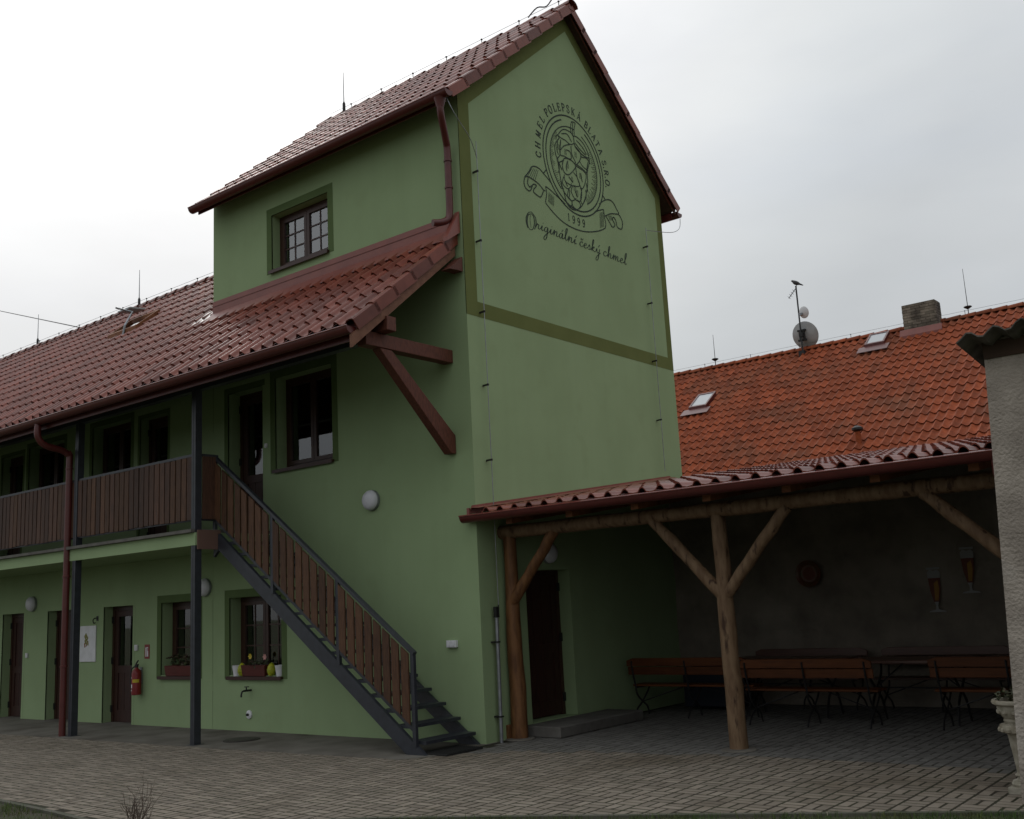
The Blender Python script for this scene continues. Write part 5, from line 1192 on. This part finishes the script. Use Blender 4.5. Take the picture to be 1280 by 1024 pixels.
for a in range(136, 236, 3):
    r0 = 0.645; r1 = 0.645-0.10*(0.7+0.3*math.sin(a*1.7)); k.stroke([(EY+r*math.cos(R(a)), EZC+r*math.sin(R(a))) for r in (r0, r1)], 0.008, False)
for a in range(-60, 40, 3):
    r0 = 0.645; r1 = 0.645-0.15*(0.7+0.3*math.sin(a*1.3)); k.stroke([(EY+r*math.cos(R(a)), EZC+r*math.sin(R(a))) for r in (r0, r1)], 0.008, False)
k.build('shaded_disc', emb)
k = Ink()
for s_ in EMB_HOP: k.stroke(s_, 0.019)
for s_ in EMB_HOP[8:]:
    if len(s_) > 5:
        c = (sum(p[0] for p in s_)/len(s_), sum(p[1] for p in s_)/len(s_))
        for j in (-1, 0, 1): k.stroke([(c[0]+0.018*j, c[1]+0.05), (c[0]+0.026*j, c[1]-0.01), (c[0]+0.022*j, c[1]-0.055)], 0.007)
k.build('hop_cone', emb)
k = Ink()
for s_ in EMB_RIBBON: k.stroke(s_, 0.021)
for s_ in EMB_SHADE: k.stroke(s_, 0.009, False)
k.build('scroll', emb)
# serif capitals: strokes in a unit box, (points, stem weight)
TH, TN = 1.0, 0.58
CAPS = {
 'C': [([(.86, .74), (.74, .93), (.5, 1), (.2, .86), (.06, .5), (.2, .14), (.5, 0), (.76, .08), (.9, .26)], TH), ([(.86, .74), (.86, .98)], TN)],
 'H': [([(.18, 0), (.18, 1)], TH), ([(.82, 0), (.82, 1)], TH), ([(.18, .5), (.82, .5)], TN)]+[([(a-.14, b), (a+.14, b)], TN) for a in (.18, .82) for b in (0.02, .98)],
 'M': [([(.12, 0), (.16, 1)], TN), ([(.16, 1), (.5, .1)], TH), ([(.5, .1), (.84, 1)], TN), ([(.84, 1), (.88, 0)], TH), ([(0, .02), (.26, .02)], TN), ([(.74, .02), (1, .02)], TN)],
 'E': [([(.22, 0), (.22, 1)], TH), ([(.08, .98), (.82, .98), (.84, .76)], TN), ([(.08, .02), (.86, .02), (.9, .26)], TN), ([(.22, .52), (.64, .52)], TN), ([(.64, .4), (.64, .64)], TN)],
 'L': [([(.26, 0), (.26, 1)], TH), ([(.1, .02), (.84, .02), (.9, .28)], TN), ([(.1, .98), (.42, .98)], TN)],
 'P': [([(.24, 0), (.24, 1)], TH), ([(.1, .98), (.5, .98), (.8, .88), (.86, .74), (.78, .56), (.5, .46), (.24, .46)], .8), ([(.1, .02), (.42, .02)], TN)],
 'O': [([(.5, 1), (.2, .88), (.06, .5), (.2, .12), (.5, 0), (.8, .12), (.94, .5), (.8, .88), (.5, 1)], .95)],
 'S': [([(.78, .74), (.7, .92), (.5, 1), (.26, .92), (.2, .74), (.36, .58), (.64, .44), (.82, .26), (.7, .06), (.48, 0), (.26, .06), (.16, .26)], .85)],
 'K': [([(.2, 0), (.2, 1)], TH), ([(.84, .98), (.22, .44)], TN), ([(.42, .6), (.88, .02)], TH), ([(.06, .02), (.36, .02)], TN), ([(.06, .98), (.36, .98)], TN), ([(.7, .98), (.96, .98)], TN), ([(.76, .02), (1, .02)], TN)],
 'A': [([(.12, 0), (.5, 1)], TN), ([(.5, 1), (.88, 0)], TH), ([(.26, .36), (.74, .36)], TN), ([(0, .02), (.26, .02)], TN), ([(.74, .02), (1, .02)], TN)],
 'B': [([(.22, 0), (.22, 1)], TH), ([(.08, .98), (.52, .98), (.76, .88), (.76, .66), (.5, .54), (.22, .53)], .8), ([(.5, .54), (.82, .42), (.86, .2), (.6, .02), (.08, .02)], .8)],
 'T': [([(.5, 0), (.5, 1)], TH), ([(.08, .78), (.12, .98), (.88, .98), (.92, .78)], TN), ([(.34, .02), (.66, .02)], TN)],
 'R': [([(.22, 0), (.22, 1)], TH), ([(.08, .98), (.52, .98), (.78, .88), (.8, .7), (.68, .54), (.22, .5)], .8), ([(.5, .52), (.9, .02)], TH), ([(.08, .02), (.38, .02)], TN), ([(.8, .02), (1, .02)], TN)],
 '.': [([(.42, .07), (.6, .07)], 1.5)],
 '1': [([(.5, 0), (.5, 1)], TH), ([(.26, .82), (.5, 1)], TN), ([(.28, .02), (.72, .02)], TN)],
 '9': [([(.8, .7), (.72, .92), (.5, 1), (.24, .9), (.18, .7), (.28, .5), (.5, .44), (.72, .52), (.8, .7), (.8, .44), (.68, .14), (.4, 0), (.2, .12)], .85)],
}
CAPS['\u00c1'] = CAPS['A']+[([(.5, 1.1), (.66, 1.3)], .8)]
LET = [('C', 186.5), ('H', 177.5), ('M', 166), ('E', 155.3), ('L', 146.5), ('P', 134.7), ('O', 126.6), ('L', 117.9), ('E', 110), ('P', 102.3), ('S', 94.4), ('K', 86), ('\u00c1', 76.2), ('B', 63.4), ('L', 56), ('A', 48.0), ('T', 40.3), ('A', 32.2), ('S', 20.5), ('.', 15.8), ('R', 10.4), ('.', 5.2), ('O', 0.0), ('.', -5.2)]
for ch, ang in LET:
    k = Ink()
    w_, h_ = 0.098, 0.128; a = R(ang); er = (math.cos(a), math.sin(a)); et = (math.sin(a), -math.cos(a))
    for pts, wt in CAPS[ch]:
        P_ = [(EY+er[0]*(0.908+v*h_)+et[0]*(u-.5)*w_, EZC+er[1]*(0.908+v*h_)+et[1]*(u-.5)*w_) for u, v in pts]
        k.stroke(P_, 0.024*wt, len(pts) > 4)
    k.build('letter', emb)
for ch, (y_, z_) in zip('1999', ((2.59, 7.655), (2.725, 7.645), (2.865, 7.645), (3.005, 7.655))):
    k = Ink()
    for pts, wt in CAPS[ch]: k.stroke([(y_+(u-.5)*0.085, z_+v*0.125) for u, v in pts], 0.021*wt, len(pts) > 4)
    k.build('letter', emb)
# flowing handwritten line below: glyphs in x-height units, advance
SCR = {
 'r': (.85, [[(0, .1), (.18, .6), (.26, .95), (.3, .8), (.55, .82), (.5, .3), (.6, .02), (.85, .25)]]),
 'i': (.6, [[(0, .2), (.28, .95), (.24, .3), (.34, .02), (.6, .25)], [(.36, 1.42), (.4, 1.5)]]),
 '\u00ed': (.6, [[(0, .2), (.28, .95), (.24, .3), (.34, .02), (.6, .25)], [(.34, 1.3), (.56, 1.75)]]),
 'g': (.95, [[(.66, .82), (.42, .98), (.12, .62), (.18, .12), (.45, .1), (.68, .9), (.62, -.3), (.5, -1.2), (.22, -1.5), (.1, -1.1), (.5, -.3), (.95, .25)]]),
 'n': (1.1, [[(0, .2), (.2, .9), (.26, .95), (.22, 0)], [(.22, .1), (.45, .8), (.66, .95), (.74, .7), (.68, .2), (.8, .02), (1.1, .25)]]),
 'a': (.98, [[(.66, .82), (.42, .98), (.12, .62), (.18, .08), (.45, .1), (.68, .95), (.64, .2), (.74, .02), (.98, .25)]]),
 'l': (.62, [[(0, .2), (.3, 1.1), (.48, 2.1), (.36, 2.35), (.22, 1.9), (.22, .5), (.32, .02), (.62, .25)]]),
 'c': (.8, [[(.62, .76), (.48, .98), (.2, .8), (.1, .4), (.26, .02), (.5, .06), (.8, .3)]]),
 'e': (.8, [[(.1, .42), (.5, .62), (.5, .92), (.28, .92), (.1, .5), (.24, .04), (.48, .05), (.8, .3)]]),
 's': (.72, [[(0, .15), (.34, .98), (.4, .9), (.52, .4), (.42, .05), (.12, .08)], [(.42, .05), (.72, .25)]]),
 'k': (.98, [[(0, .2), (.3, 1.2), (.46, 2.1), (.34, 2.35), (.22, 1.8), (.2, 0)], [(.2, .4), (.5, .95), (.62, .8), (.28, .48), (.6, .06), (.72, .02), (.98, .25)]]),
 'y': (.95, [[(0, .3), (.16, .92), (.2, .3), (.36, .04), (.6, .3), (.72, .95)], [(.72, .95), (.62, -.3), (.48, -1.2), (.2, -1.5), (.08, -1.1), (.5, -.3), (.95, .25)]]),
 'h': (1.05, [[(0, .2), (.3, 1.2), (.46, 2.1), (.34, 2.35), (.22, 1.8), (.2, 0)], [(.2, .1), (.44, .84), (.62, .95), (.7, .7), (.64, .2), (.76, .02), (1.05, .25)]]),
 'm': (1.5, [[(0, .2), (.2, .9), (.26, .95), (.22, 0)], [(.22, .1), (.42, .8), (.58, .95), (.64, .7), (.62, 0)], [(.62, .1), (.82, .8), (1.0, .95), (1.08, .7), (1.04, .2), (1.16, .02), (1.5, .25)]]),
}
SCR['\u00e1'] = (SCR['a'][0], SCR['a'][1]+[[(.46, 1.3), (.7, 1.75)]])
SCR['\u010d'] = (SCR['c'][0], SCR['c'][1]+[[(.22, 1.62), (.42, 1.32), (.68, 1.66)]])
SCR['\u00fd'] = (SCR['y'][0], SCR['y'][1]+[[(.44, 1.3), (.68, 1.75)]])
k = Ink(); XH = 0.088; BASE = 7.297
pen = lambda t, dx, dz: 0.008+0.014*abs(dz)**1.5
def write(word, y0, y1):
    adv = sum(SCR[c][0] for c in word); sx = (y1-y0)/adv; x = y0
    for c in word:
        for pts in SCR[c][1]: k.stroke([(x+u*sx+v*XH*0.20, BASE+v*XH) for u, v in pts], pen)
        x += SCR[c][0]*sx
O_ = [(1.60, 7.50), (1.52, 7.46), (1.485, 7.36), (1.50, 7.27), (1.56, 7.235), (1.63, 7.28), (1.665, 7.38), (1.65, 7.47), (1.60, 7.50)]
k.stroke(O_, pen); k.stroke([(1.605, 7.53), (1.70, 7.46), (1.70, 7.36), (1.66, 7.27)], pen); k.stroke([(1.575, 7.48), (1.555, 7.38), (1.575, 7.27)], 0.008); k.stroke([(1.60, 7.53), (1.53, 7.50), (1.47, 7.42), (1.46, 7.33), (1.49, 7.25)], pen)
write('rigin\u00e1ln\u00ed', 1.68, 2.755)
write('\u010desk\u00fd', 2.83, 3.44)
write('chmel', 3.51, 4.235)
k.build('motto', emb)
